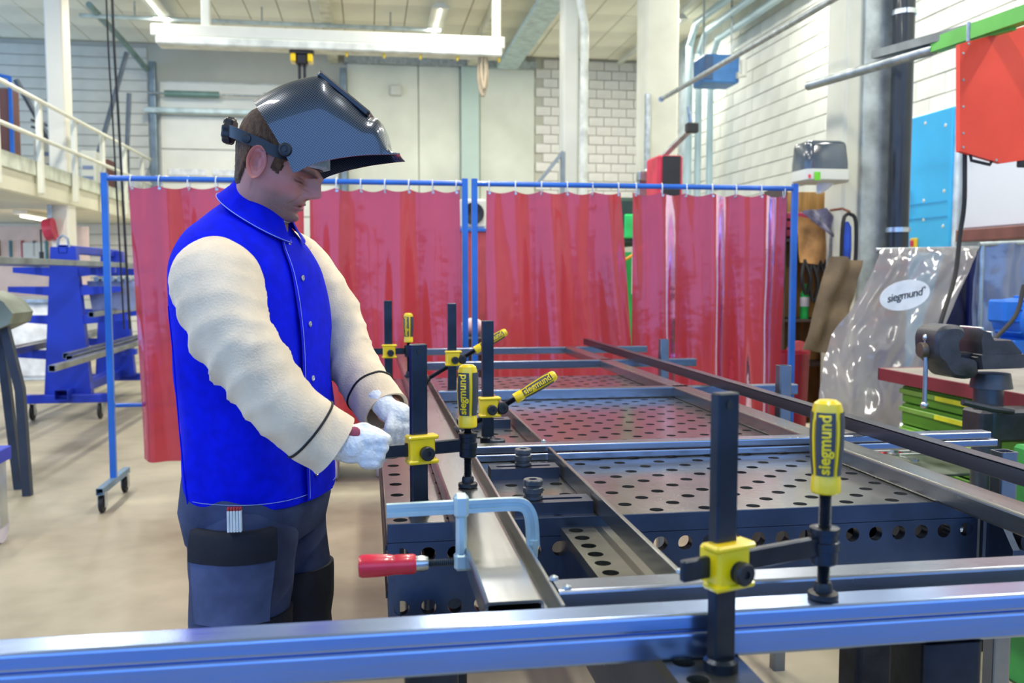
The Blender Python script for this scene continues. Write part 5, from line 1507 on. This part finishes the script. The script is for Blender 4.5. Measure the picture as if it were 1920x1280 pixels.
o = part('panel_cable', MB().tube([tuple(v) for v in smoothpath([tuple(g(1809, 285, 4.55)), tuple(g(1808, 380, 4.55)), tuple(g(1800, 440, 4.55)), tuple(g(1790, 520, 4.5)), tuple(g(1765, 600, 4.4)), (g(1765, 600, 4.4).x - .05, 4.4, .9)], 30)], .012, 8), RUBBER)
tag(o, 'black cable hanging from the red panel down to the bench', 'cable')

# blue cabinet and white board on the right wall
cabx = 5.35
a = atx(1695, 222, cabx); b = atx(1787, 203, cabx)
cbn = thing('switch_cabinet', 'tall light blue switch cabinet at the right wall', 'cabinet', (cabx + .15, (a.y + b.y) / 2, 0))
z1 = (a.z + b.z) / 2
part('door', MB().bb(cabx, cabx + .03, b.y, a.y, .3, z1, .008), mat('sky_blue_enamel', '#38b6f0', .4, 0, .05, 2), cbn)
part('body', MB().bb(cabx + .03, RX - .03, b.y - .05, a.y + .02, .25, z1 + .02, .01), mat('cabinet_grey_white', '#d9e6ee', .5), cbn)
for (px, py) in ((1735, 231), (1773, 235), (1770, 358), (1732, 376), (1732, 412), (1768, 424)):
    p = atx(px, py, cabx); part('fixing', MB().lathe([(0, .006), (.016, .004), (.018, 0)], 10, Matrix.Translation(p) @ Matrix.Rotation(-PI / 2, 4, 'Y')), WHITEP, cbn)
for py in (378, 405):
    p, q = atx(1700, py + 8, cabx), atx(1776, py - 2, cabx); part('seam', MB().bb(cabx - .004, cabx, q.y, p.y, p.z - .008, p.z + .008), mat('seam_blue', '#2a97cf', .5), cbn)
p = atx(1716, 456, cabx); part('main_switch', MB().bb(cabx - .03, cabx, p.y - .05, p.y + .05, p.z - .05, p.z + .05, .006), mat('switch_yellow', '#e8c22e', .5), cbn)
part('switch_knob', MB().bb(cabx - .05, cabx - .03, p.y - .02, p.y + .02, p.z - .03, p.z + .03, .006), mat('switch_red', '#c03050', .5), cbn)
for py in (255, 312, 365): 
    p = atx(1697, py, cabx); part('hinge', MB().bb(cabx - .02, cabx, p.y - .03, p.y + .01, p.z - .06, p.z + .06, .006), BLACK, cbn)
p = atx(1696, 340, cabx)
part('hose', MB().tube([tuple(v) for v in smoothpath([(cabx - .03, p.y, p.z), (cabx - .05, p.y - .14, p.z - .15), (cabx - .05, p.y - .12, p.z - .32), (cabx - .03, p.y, p.z - .42)], 14)], .014, 6), mat('pale_hose', '#c9c7d8', .5), cbn)
a = atx(1790, 200, cabx); b = atx(1990, 240, cabx)
wp = thing('wall_panel', 'large white wall panel right of the light blue cabinet', 'panel', (cabx + .2, (a.y + b.y) / 2, 1.5))
part('panel', MB().bb(cabx + .05, RX - .03, b.y, a.y - .08, 1.78, 3.1, .01), mat('panel_cool_white', '#dfe6f2', .6, 0, .01, 2), wp)
part('bottom_rail', MB().bb(cabx - .02, cabx + .1, b.y, a.y - .1, 1.66, 1.77, .008), mat('brown_rail', '#7b4d4a', .6), wp)

# paper towel dispenser on the pillar
dsp = thing('towel_dispenser', 'smoky grey paper towel dispenser with white base on the pillar', 'dispenser', tuple(g(1558, 345, 6.35)))
a, b, c, e = g(1512, 262, 6.3), g(1592, 318, 6.3), g(1512, 345, 6.3), g(1604, 345, 6.3)
def rr(x0, x1, y0, y1, r, n=4):
    o_ = []
    for (cx_, cy_, a0) in ((x1 - r, y1 - r, 0), (x0 + r, y1 - r, 90), (x0 + r, y0 + r, 180), (x1 - r, y0 + r, 270)):
        for k in range(n + 1): o_.append((cx_ + r * math.cos(R(a0 + 90 * k / n)), cy_ + r * math.sin(R(a0 + 90 * k / n))))
    return o_
m = MB(); rings = []
for z, ins in ((b.z, 0), (b.z + .05, .0), (a.z - .03, .012), (a.z - .01, .02), (a.z, .035)):
    rings.append([(x, y, z) for x, y in rr(a.x + ins, b.x - ins, 6.28 + ins, 6.56, .05)])
m.loft(rings); part('cover', m, mat('smoky_plastic', '#4a5560', .15, 0, .15, 6, coat=.6), dsp, angle=40)
m = MB(); rings = []
for z, ins in ((c.z + .02, .02), (c.z + .035, .0), (b.z, 0)):
    rings.append([(x, y, z) for x, y in rr(a.x + ins, b.x + .01, 6.27 + ins, 6.56, .05)])
m.loft(rings); part('base', m, WHITEP, dsp, angle=40)
part('bracket', MB().bb(b.x - .1, e.x, 6.4, 6.61, b.z - .06, b.z - .0, .008), WHITEP, dsp)
p = g(1532, 330, 6.27); part('green_mark', MB().bb(p.x - .022, p.x + .022, 6.262, 6.272, p.z - .03, p.z + .03), mat('mark_green', '#6cc832', .5), dsp)
p = g(1518, 330, 6.27); part('red_mark', MB().bb(p.x - .008, p.x + .008, 6.266, 6.276, p.z - .012, p.z + .012), mat('mark_red', '#d8425a', .5), dsp)
p = g(1550, 350, 6.4); m = MB(); rings = []
for k, (w, dz) in enumerate(((.06, .03), (.055, .0), (.035, -.03), (.02, -.05))):
    rings.append([(p.x + w * math.cos(a_) * (1 + .15 * math.sin(3 * a_)) - .02 * k, 6.4 + w * .4 * math.sin(a_), p.z + dz) for a_ in [2 * PI * i / 16 for i in range(16)]])
m.loft(rings); part('paper_end', m, mat('paper_white', '#e9ecec', .9), dsp)

# ------------------------------------------------------------------ shelf with odds and ends behind the right post
SY = 6.9
sh_ = thing('shelf_unit', 'cluttered dark shelf unit with a wooden back behind the right blue post', 'shelf', (g(1545, 600, SY).x, SY + .2, 0))
x0, x1 = g(1470, 500, SY).x, g(1598, 500, SY).x
part('back_board', MB().bb(x0, x1, SY + .38, SY + .4, .1, 2.05, .003), mat('warm_wood', '#c79a5b', .6, 0, .15, 5, stretch=(6, 6, .6)), sh_)
for z in (.25, .62, .98, 1.62): part('shelf_board', MB().bb(x0, x1, SY + .05, SY + .38, z, z + .025, .003), mat('dark_shelf', '#4a3f3c', .6), sh_)
for x in (x0, x1 - .03): part('upright', MB().bb(x, x + .03, SY + .03, SY + .4, 0, 2.05, .003), MATS['dark_shelf'], sh_)
rc_ = thing('red_crate', 'red mesh crate on top shelf behind the right blue post', 'crate', tuple(g(1505, 400, SY)))
a, b = g(1480, 370, SY), g(1532, 402, SY)
zc = 1.645
for k in range(3): part('slat', MB().bb(a.x, b.x, SY + .06, SY + .08, zc + .02 + k * .07, zc + .07 + k * .07, .004), mat('crate_red', '#b83c5a', .5), rc_)
part('shell', MB().bb(a.x, b.x, SY + .08, SY + .3, zc, zc + .2, .01), mat('crate_dark', '#7a2c40', .6), rc_)
def drape(name, label, cat, pts, m_, th=.012, seed=0, amp=.02, n=22):
    """soft sheet spanned between four corners (tl, tr, bl, br), bulging, with thickness"""
    tl, tr, bl, br_ = [Vector(p) for p in pts]; gfr, gbk = [], []
    nn = (tr - tl).cross(bl - tl).normalized()
    if nn.y > 0: nn = -nn
    for j in range(n + 1):
        v = j / n; rf, rb = [], []
        for i in range(n + 1):
            u = i / n; p = tl.lerp(tr, u).lerp(bl.lerp(br_, u), v)
            d = amp * (noise.noise(p * 6 + Vector((seed, 0, 0))) + .6 * math.sin(u * 9 + seed + v * 2)) 
            rf.append(tuple(p + nn * (d + th))); rb.append(tuple(p + nn * d))
        gfr.append(rf); gbk.append(rb)
    m = MB().loft(gfr, closed=False); o_ = len(m.v); m.loft(gbk, closed=False); w = n + 1
    for k in range(n):
        for (a_, b_) in ((k, k + 1), (n * w + k, n * w + k + 1), (k * w, (k + 1) * w), (k * w + n, (k + 1) * w + n)):
            m.f.append((a_, b_, o_ + b_, o_ + a_)); m.mi.append(0)
    return tag(part(name, m, m_, angle=60), label, cat)
drape('leather_sheet', 'tan leather sheet lying folded on the shelf behind the right post', 'leather', [g(1492, 405, SY - .02), g(1565, 415, SY - .02), g(1500, 492, SY - .06), g(1560, 500, SY - .06)], mat('tan_leather', '#b98a52', .7, 0, .2, 8), seed=2)
drape('work_jacket', 'grey violet work jacket draped over the shelf edge', 'jacket', [g(1502, 396, SY - .12), g(1545, 392, SY - .12), g(1560, 445, SY - .16), g(1590, 440, SY - .16)], mat('grey_violet_cloth', '#8f8c9c', .9, 0, .3, 15, .3, 80), seed=5, amp=.03)
drape('grey_rag', 'pale grey rag hanging below the work jacket', 'rag', [g(1555, 440, SY - .14), g(1590, 445, SY - .14), g(1548, 500, SY - .14), g(1572, 495, SY - .14)], mat('grey_cloth', '#9fa3a6', .9, 0, .2, 20), seed=7, amp=.02)
drape('leather_apron', 'brown leather apron hanging beside the clear plastic sheet', 'apron', [g(1560, 480, 6.0), g(1612, 490, 6.0), g(1505, 655, 5.9), g(1572, 665, 5.9)], mat('brown_leather', '#6f5f47', .75, 0, .2, 5, .2, 60), seed=11, amp=.045)
hb = thing('hose_bag', 'blue strap bag with dark hoses hanging on the pillar hook', 'bag', tuple(g(1592, 500, 6.3)))
p = g(1592, 420, 6.35)
m = MB(); rings = []
for z, w in ((p.z + .02, .012), (p.z - .02, .035), (p.z - .18, .04), (p.z - .28, .035), (p.z - .50, .022), (p.z - .52, .012)):
    rings.append([(p.x + w * math.cos(a_), 6.38 + w * .5 * math.sin(a_), z) for a_ in [2 * PI * i / 14 for i in range(14)]])
m.loft(rings); part('bag', m, mat('royal_blue_cloth', '#1f49b4', .7, 0, .2, 9), hb)
for dx in (-.05, .045): part('strap', MB().tube([tuple(v) for v in smoothpath([(p.x, 6.36, p.z + .08), (p.x + dx, 6.34, p.z + .03), (p.x + dx * 1.2, 6.34, p.z - .2), (p.x + dx, 6.34, p.z - .34)], 12)], .014, 6), RUBBER, hb)
part('hook', MB().tube([(p.x, 6.63, p.z + .12), (p.x, 6.45, p.z + .12), (p.x, 6.35, p.z + .09)], .010, 6), mat('rusty_hook', '#8a5a44', .6, .4), hb)
for n_, (px, l) in enumerate(((1508, .24), (1522, .30), (1536, .26), (1548, .32))):
    p = g(px, 494, SY - .05)
    o = part('cable_bundle', MB().tube([tuple(v) for v in smoothpath([(p.x, SY - .05, p.z + .03), (p.x + .035, SY - .09, p.z - l * .5), (p.x + .01, SY - .07, p.z - l), (p.x - .03, SY - .08, p.z - l * .5), (p.x, SY - .05, p.z + .03)], 20)], .016, 6), RUBBER)
    tag(o, ['loop of black cable on the shelf, first from the blue post', 'loop of black cable on the shelf, second from the blue post', 'loop of black cable on the shelf, third from the blue post', 'loop of black cable on the shelf, nearest the brown apron'][n_], 'cable', 'cable loops on the shelf')
bt_ = thing('water_bottle', 'green plastic bottle with pale label standing on the shelf', 'bottle', tuple(g(1523, 605, SY)))
p = g(1523, 605, SY - .02)
zb = 1.005
part('bottle', MB().lathe([(0, 0), (.034, .0), (.036, .01), (.034, .07), (.036, .09), (.036, .19), (.028, .22), (.013, .245), (.013, .26), (0, .26)], 20, Matrix.Translation((p.x, SY + .12, zb))), mat('green_pet', '#2fd06a', .12, 0, .05, 6, trans=.3), bt_)
part('cap', MB().cyl((p.x, SY + .12, zb + .26), (p.x, SY + .12, zb + .285), .015, n=14), mat('cap_green', '#1fae4f', .4), bt_)
part('label', MB().cyl((p.x, SY + .12, zb + .1), (p.x, SY + .12, zb + .175), .0368, n=20, caps=False), mat('label_white', '#dfe6f4', .5), bt_)
rd = part('red_disc', MB().lathe([(.02, -.03), (.09, -.03), (.095, -.02), (.095, .02), (.09, .03), (.02, .03), (.02, -.03)], 24, Matrix.Translation((g(1498, 600, SY).x, SY - .0, 1.005 + .095 - .36)) @ Matrix.Rotation(PI / 2, 4, 'X')), mat('disc_red', '#b24a52', .6))
tag(rd, 'round dusty red wire spool on the shelf beside the right blue post', 'spool')
rdb = thing('plastic_tub', 'dark red plastic tub standing on the floor behind the right blue post', 'tub', (g(1520, 740, 5.6).x, 5.6, 0))
p, q = g(1492, 668, 5.9), g(1548, 668, 5.9); m = MB(); rings = []
for z, s in ((0, .8), (.05, .86), (p.z - .05, 1.0), (p.z, 1.0), (p.z, .94), (.1, .8)):
    rings.append([((p.x + q.x) / 2 + (q.x - p.x) * .62 * s * math.cos(a_), 6.25 + .2 * s * math.sin(a_), z) for a_ in [2 * PI * i / 24 for i in range(24)]])
m.loft(rings); part('tub', m, mat('dark_red_plastic', '#9c1f33', .4, 0, .1, 5), rdb)

# ------------------------------------------------------------------ clear plastic screen with the oval sticker
CLEAR = film('clear_plastic_film', '#cfcfd6', '#b4b1b4', .35, gloss=.03, rough=.14, bump=.8, bscale=3.2)
ps = thing('plastic_screen', 'creased clear plastic welding screen with an oval white sticker', 'screen', (g(1650, 780, 4.9).x, 4.95, 0))
TLp, TRp = g(1652, 466, 5.2), g(1838, 460, 5.2)
rows = [((1652, 466), (1838, 460)), ((1640, 500), (1826, 488)), ((1612, 555), (1800, 545)), ((1572, 610), (1765, 625)), ((1550, 660), (1735, 690)), ((1538, 720), (1712, 745)), ((1530, 790), (1690, 800)), ((1524, 860), (1668, 870))]
gg = []
rs_ = smoothpath([(*a_, *b_) for a_, b_ in rows], 44)
for j, r4 in enumerate(rs_):
    v = j / 43; Y_ = 5.2 - .45 * v; row_ = []
    for i in range(41):
        u = i / 40; p = g(r4[0] + (r4[2] - r4[0]) * u, r4[1] + (r4[3] - r4[1]) * u, Y_)
        p.y += .03 * noise.noise(Vector((u * 4, v * 5, 1))) + .02 * noise.noise(Vector((u * 10, v * 12, 5)))
        p.y -= .05 * math.sin(u * PI) * v
        row_.append(tuple(p))
    gg.append(row_)
sheet = part('sheet', MB().loft(gg, closed=False), CLEAR, ps, angle=80)
NVY = mat('navy_frame', '#16266b', .5, 0, .1, 4)
part('top_bar', MB().cyl(TLp + Vector((-.02, .03, -.01)), TRp + Vector((.5, .03, -.01)), .016, n=10), GALV, ps)
for px_, y_ in ((1668, 5.24), (1830, 5.24)):
    p = g(px_, 470, y_); part('upright', MB().rtube(2, 0, p.z, (p.x, y_ + .04), .035, .035, .003, .004), NVY, ps)
p = g(1830, 470, 5.24)
part('foot', MB().rtube(0, g(1668, 470, 5.24).x, p.x + .5, (5.28, .05), .04, .04, .003, .004), NVY, ps)
# oval sticker, following the sheet
c_ = g(1690, 553, 4.93); d_u = (g(1745, 541, 4.93) - c_); d_u.y = 0; d_u.normalize(); d_v = Vector((-d_u.z, 0, d_u.x))
off = Vector((0, -.035, 0))
ov = [tuple(c_ + off + d_u * (.158 * math.cos(a_)) + d_v * (.085 * math.sin(a_))) for a_ in [2 * PI * i / 48 for i in range(48)]]
m = MB().loft([ov, [(p_[0], p_[1] - .002, p_[2]) for p_ in ov]])
stk = part('sticker', m, mat('sticker_white', '#eef0f4', .4), ps, label='white oval sticker with dark lettering')
vs, fs = text_mesh('siegmund', .064, .0006, bold=.0006, shear=.28, spacing=.92)
part('lettering', MB().add([tuple(c_ + off + Vector((0, -.003, 0)) + d_u * (x - .004) + d_v * (y + .0 - .12 * x * x) - Vector((0, z, 0))) for x, y, z in vs], fs), mat('print_black', '#22242a', .5), stk, smooth=False)
vs, fs = text_mesh('®', .02, .0006)
part('lettering', MB().add([tuple(c_ + off + Vector((0, -.003, 0)) + d_u * (x + .127) + d_v * (y + .02) - Vector((0, z, 0))) for x, y, z in vs], fs), MATS['print_black'], stk, smooth=False)
# navy curtain in the gap and grey-blue cover to its right
drape('navy_curtain', 'dark navy curtain behind the right edge of the clear plastic screen', 'curtain', [g(1770, 470, 5.4), g(1850, 468, 5.4), g(1660, 870, 5.1), g(1800, 880, 5.1)], mat('navy_cloth', '#0e1a4a', .8, 0, .2, 6), seed=3, amp=.03)
GB = film('grey_blue_film', '#8e9cc0', '#7683a8', .12, gloss=.06, rough=.2, bump=.5, bscale=5)
cv = thing('plastic_cover', 'grey blue plastic cover hanging behind the vise at the right edge', 'cover', (g(1880, 560, 5).x, 5, .9))
rows = [((1838, 458), (1990, 452)), ((1826, 520), (1990, 520)), ((1822, 590), (1990, 590)), ((1818, 680), (1990, 680))]
gg = []
for j, r4 in enumerate(smoothpath([(*a_, *b_) for a_, b_ in rows], 24)):
    row_ = []
    for i in range(31):
        u = i / 30; p = g(r4[0] + (r4[2] - r4[0]) * u, r4[1] + (r4[3] - r4[1]) * u, 5.0)
        p.y += .03 * math.sin(u * 14) + .02 * noise.noise(Vector((u * 6, j * .2, 3))); row_.append(tuple(p))
    gg.append(row_)
part('sheet', MB().loft(gg, closed=False), GB, cv, angle=80)
p, q = g(1838, 458, 5.0), g(1990, 452, 5.0)
part('rod', MB().cyl(p + Vector((0, .01, 0)), q + Vector((0, .01, 0)), .014, n=10), GALV, cv)
part('stay', MB().cyl((p.x + .02, 5.01, p.z), (p.x + .02, 5.01, 0), .014, n=10), GALV, cv)

# ------------------------------------------------------------------ bench, drawers, vise and motor on the right
bn = thing('workbench_top', 'bench top with dark red edge at the right', 'worktop', (2.9, 3.3, .85))
part('slab', MB().bb(2.50, 3.5, 2.3, 4.19, .846, .9, .004), mat('bench_grey_top', '#9a9488', .5, 0, .15, 4), bn)
part('edge_band', MB().bb(2.488, 2.50, 2.3, 4.20, .842, .902, .002).bb(2.488, 3.5, 4.19, 4.20, .842, .902, .002), mat('bench_red_edge', '#7c2f36', .45, 0, .12, 6), bn)
GD = mat('drawer_green', '#5f9c2c', .45, 0, .12, 3, rvar=.1)
dc = thing('drawer_cabinet', 'green drawer cabinet with yellow labels under the red edged bench top', 'cabinet', (2.8, 3.35, 0))
part('carcass', MB().bb(2.56, 3.45, 2.5, 4.08, .05, .84, .006), mat('carcass_green', '#4b8a2a', .5, 0, .1, 3), dc)
zt = .83
for k, h in enumerate((.085, .105, .16, .16, .22)):
    d_ = part('drawer', MB().bb(2.535, 2.56, 2.52, 4.06, zt - h + .008, zt, .004), GD, dc)
    part('handle_strip', MB().bb(2.518, 2.536, 2.52, 4.06, zt - .036, zt - .012, .003), mat('grip_green', '#7fae4a', .4, .1), d_)
    for yy in (3.65, 3.0): part('label_card', MB().bb(2.513, 2.518, yy - .12, yy + .12, zt - .034, zt - .014), mat('label_yellow', '#e8e32e', .5), d_)
    zt -= h
vi = thing('bench_vise', 'dark cast bench vise on a height adjustable column beside the bench', 'vise', (2.27, 3.1, 0))
VM = mat('cast_iron_dark', '#4c4d52', .42, .6, .15, 14, .1, 120); VM2 = mat('vise_bronze', '#7a6f62', .4, .6, .15, 9)
vx, vy = g(1852, 760, 3.1).x, 3.1
part('column', MB().cyl((vx, vy, 0), (vx, vy, .99), .052, n=28), mat('column_steel', '#5f646b', .35, .7, .15, 6), vi)
part('foot_plate', MB().bb(vx - .16, vx + .16, vy - .16, vy + .16, 0, .015, .003), OXIDE, vi)
part('clamp_bracket', MB().bb(vx - .06, vx + .20, vy - .05, vy + .07, .74, .86, .01), VM, vi)
part('clamp_lever', MB().tube([(vx - .16, vy - .08, .90), (vx - .05, vy - .08, .875), (vx + .05, vy - .07, .86)], .012, 8), VM, vi)
zv = 1.0
def slab_profile(outline, hw, bev):
    c = np.mean(np.array(outline), axis=0)
    rings = []
    for y, sc in ((-hw, bev), (-hw + .012, 1), (hw - .012, 1), (hw, bev)):
        rings.append([(c[0] + (p[0] - c[0]) * sc, vy + y, c[1] + (p[1] - c[1]) * sc) for p in outline])
    return MB().loft(rings)
vz = lambda lst: [(q.x, q.z) for q in (g(1640 + a_ / 3.765, 600 + b_ / 3.765, 3.06) for a_, b_ in lst)]
def rounded(lst, n): return [(float(p[0]), float(p[1])) for p in smoothpath([*vz(lst), vz(lst)[0]], n)][:-1]
part('moving_jaw', slab_profile(rounded([(400, 190), (402, 110), (440, 50), (530, 30), (590, 48), (600, 85), (565, 130), (560, 190), (580, 240), (580, 262), (690, 290), (700, 370), (640, 408), (540, 402), (490, 360), (455, 300), (410, 260)], 70), .072, .86), VM, vi, angle=40)
part('fixed_jaw', slab_profile(vz([(712, 235), (706, 130), (722, 60), (770, 78), (800, 135), (930, 135), (1005, 222), (1010, 335), (870, 340), (700, 345), (686, 260)]), .075, .93), VM, vi, angle=30)
part('swivel_base', MB().cyl((vx + .01, vy, zv - .06), (vx + .01, vy, zv - .005), .075, .065, 28), VM, vi)
part('anvil', slab_profile(vz([(690, 240), (1005, 232), (1018, 330), (705, 342)]), .083, .95), VM, vi, angle=30)
part('slide_bar', MB().bb(vx - .14, vx + .06, vy - .03, vy + .03, zv + .03, zv + .075, .006), VM, vi)
part('jaw_plate', MB().bb(vx - .085, vx - .073, vy - .065, vy + .065, zv + .105, zv + .17, .003), CHROME, vi)
part('jaw_plate', MB().bb(vx - .047, vx - .036, vy - .065, vy + .065, zv + .105, zv + .155, .003), CHROME, vi)
part('screw_head', MB().lathe([(.012, 0), (.026, 0), (.028, .005), (.028, .05), (.024, .055), (.02, .08), (0, .08)], 20, Matrix.Translation((vx - .285, vy, zv + .085)) @ Matrix.Rotation(PI / 2, 4, 'Y')), VM2, vi)
hx = vx - .258
hd = part('handle_rod', MB().cyl((hx, vy - .0, zv - .115), (hx, vy - .0, zv + .125), .0085, n=12), CHROME, vi)
for z in (zv - .12, zv + .13): part('rod_ball', MB().add(*icos((hx, vy, z), .015, 2)), CHROME, hd)
mo = thing('electric_motor', 'blue electric motor behind the vise at the right edge', 'motor', tuple(g(1890, 640, 4.4)))
p = g(1905, 600, 4.4)
m = MB().lathe([(0, -.14), (.09, -.14), (.115, -.12), (.115, .10), (.10, .12), (0, .12)], 28, Matrix.Translation((p.x + .06, 4.4, p.z)) @ Matrix.Rotation(PI / 2, 4, 'X'))
MBL = mat('motor_blue', '#1d6fd0', .42, 0, .1, 6)
part('casing', m, MBL, mo)
for k in range(12):
    a_ = R(30 * k); part('fin', MB().box((p.x + .06 + .118 * math.cos(a_), 4.4, p.z + .118 * math.sin(a_)), (.02, .2, .008), .002, Matrix.Rotation(-a_, 4, 'Y')), MBL, mo)
part('terminal_box', MB().bb(p.x - .13, p.x - .02, 4.32, 4.46, p.z - .01, p.z + .11, .012), MBL, mo)
part('base', MB().bb(p.x - .08, p.x + .2, 4.3, 4.52, .9, p.z - .10, .006), MBL, mo)
o = part('motor_cable', MB().tube([tuple(v) for v in smoothpath([tuple(g(1920, 535, 4.2)), tuple(g(1905, 590, 4.15)), tuple(g(1868, 632, 4.1)), tuple(g(1850, 650, 4.05))], 18)], .011, 8), RUBBER)
tag(o, 'black cable curving in front of the blue motor', 'cable')
# tray of spanners low beside the bench
ty = thing('tool_tray', 'green edged tray full of tools below the vise', 'tray', (2.22, 3.65, 0))
tz = .56
part('tray', MB().bb(1.98, 2.46, 3.30, 4.02, tz, tz + .012, .003), mat('tray_grey', '#6f7a70', .5, .3), ty)
part('rim', MB().bb(1.97, 1.985, 3.30, 4.03, tz, tz + .05, .003).bb(1.97, 2.46, 4.015, 4.03, tz, tz + .05, .003), mat('rim_green', '#62b048', .5), ty)
for x in (2.0, 2.44):
    for y in (3.33, 4.0): part('leg', MB().rtube(2, 0, tz, (x, y), .03, .03, .003, .004), MATS['rim_green'], ty)
rng = random.Random(5)
for k in range(12):
    x, y, a_ = rng.uniform(2.10, 2.34), rng.uniform(3.42, 3.9), rng.uniform(0, 3.1); L_ = rng.uniform(.07, .12)
    M = Matrix.Translation((x, y, tz + .016 + .007 * k)) @ Matrix.Rotation(a_, 4, 'Z')
    m = MB().box((0, 0, 0), (L_ * 1.6, .014, .007), .002); m.lathe([(.007, -.005), (.016, -.005), (.016, .005), (.007, .005), (.007, -.005)], 14, Matrix.Translation((L_ * .85, 0, 0)))
    m.lathe([(.007, -.005), (.017, -.005), (.017, .005), (.007, .005), (.007, -.005)], 6, Matrix.Translation((-L_ * .85, 0, 0))); m.xf(M)
    o = part('spanner', m, CHROME if k % 4 else mat('spanner_red', '#c0343c', .4))
    tag(o, 'chrome spanner lying loose among others in the tool tray' if k % 4 else 'red handled spanner lying in the tool tray', 'spanner', 'spanners in the tray' if k % 4 else 'red spanners in the tray')
gm2 = thing('bench_stand', 'green machine stand at the right edge below the bench', 'stand', (g(1915, 850, 2.9).x + .1, 2.9, 0))
p = g(1893, 850, 2.75)
part('column', MB().bb(p.x, p.x + .3, 2.6, 2.74, 0, .80, .01), mat('stand_green', '#3f9c4c', .5), gm2)
part('pipe_end', MB().cyl((p.x - .02, 2.62, .72), (p.x + .2, 2.62, .72), .03, n=14), BLACK, gm2)
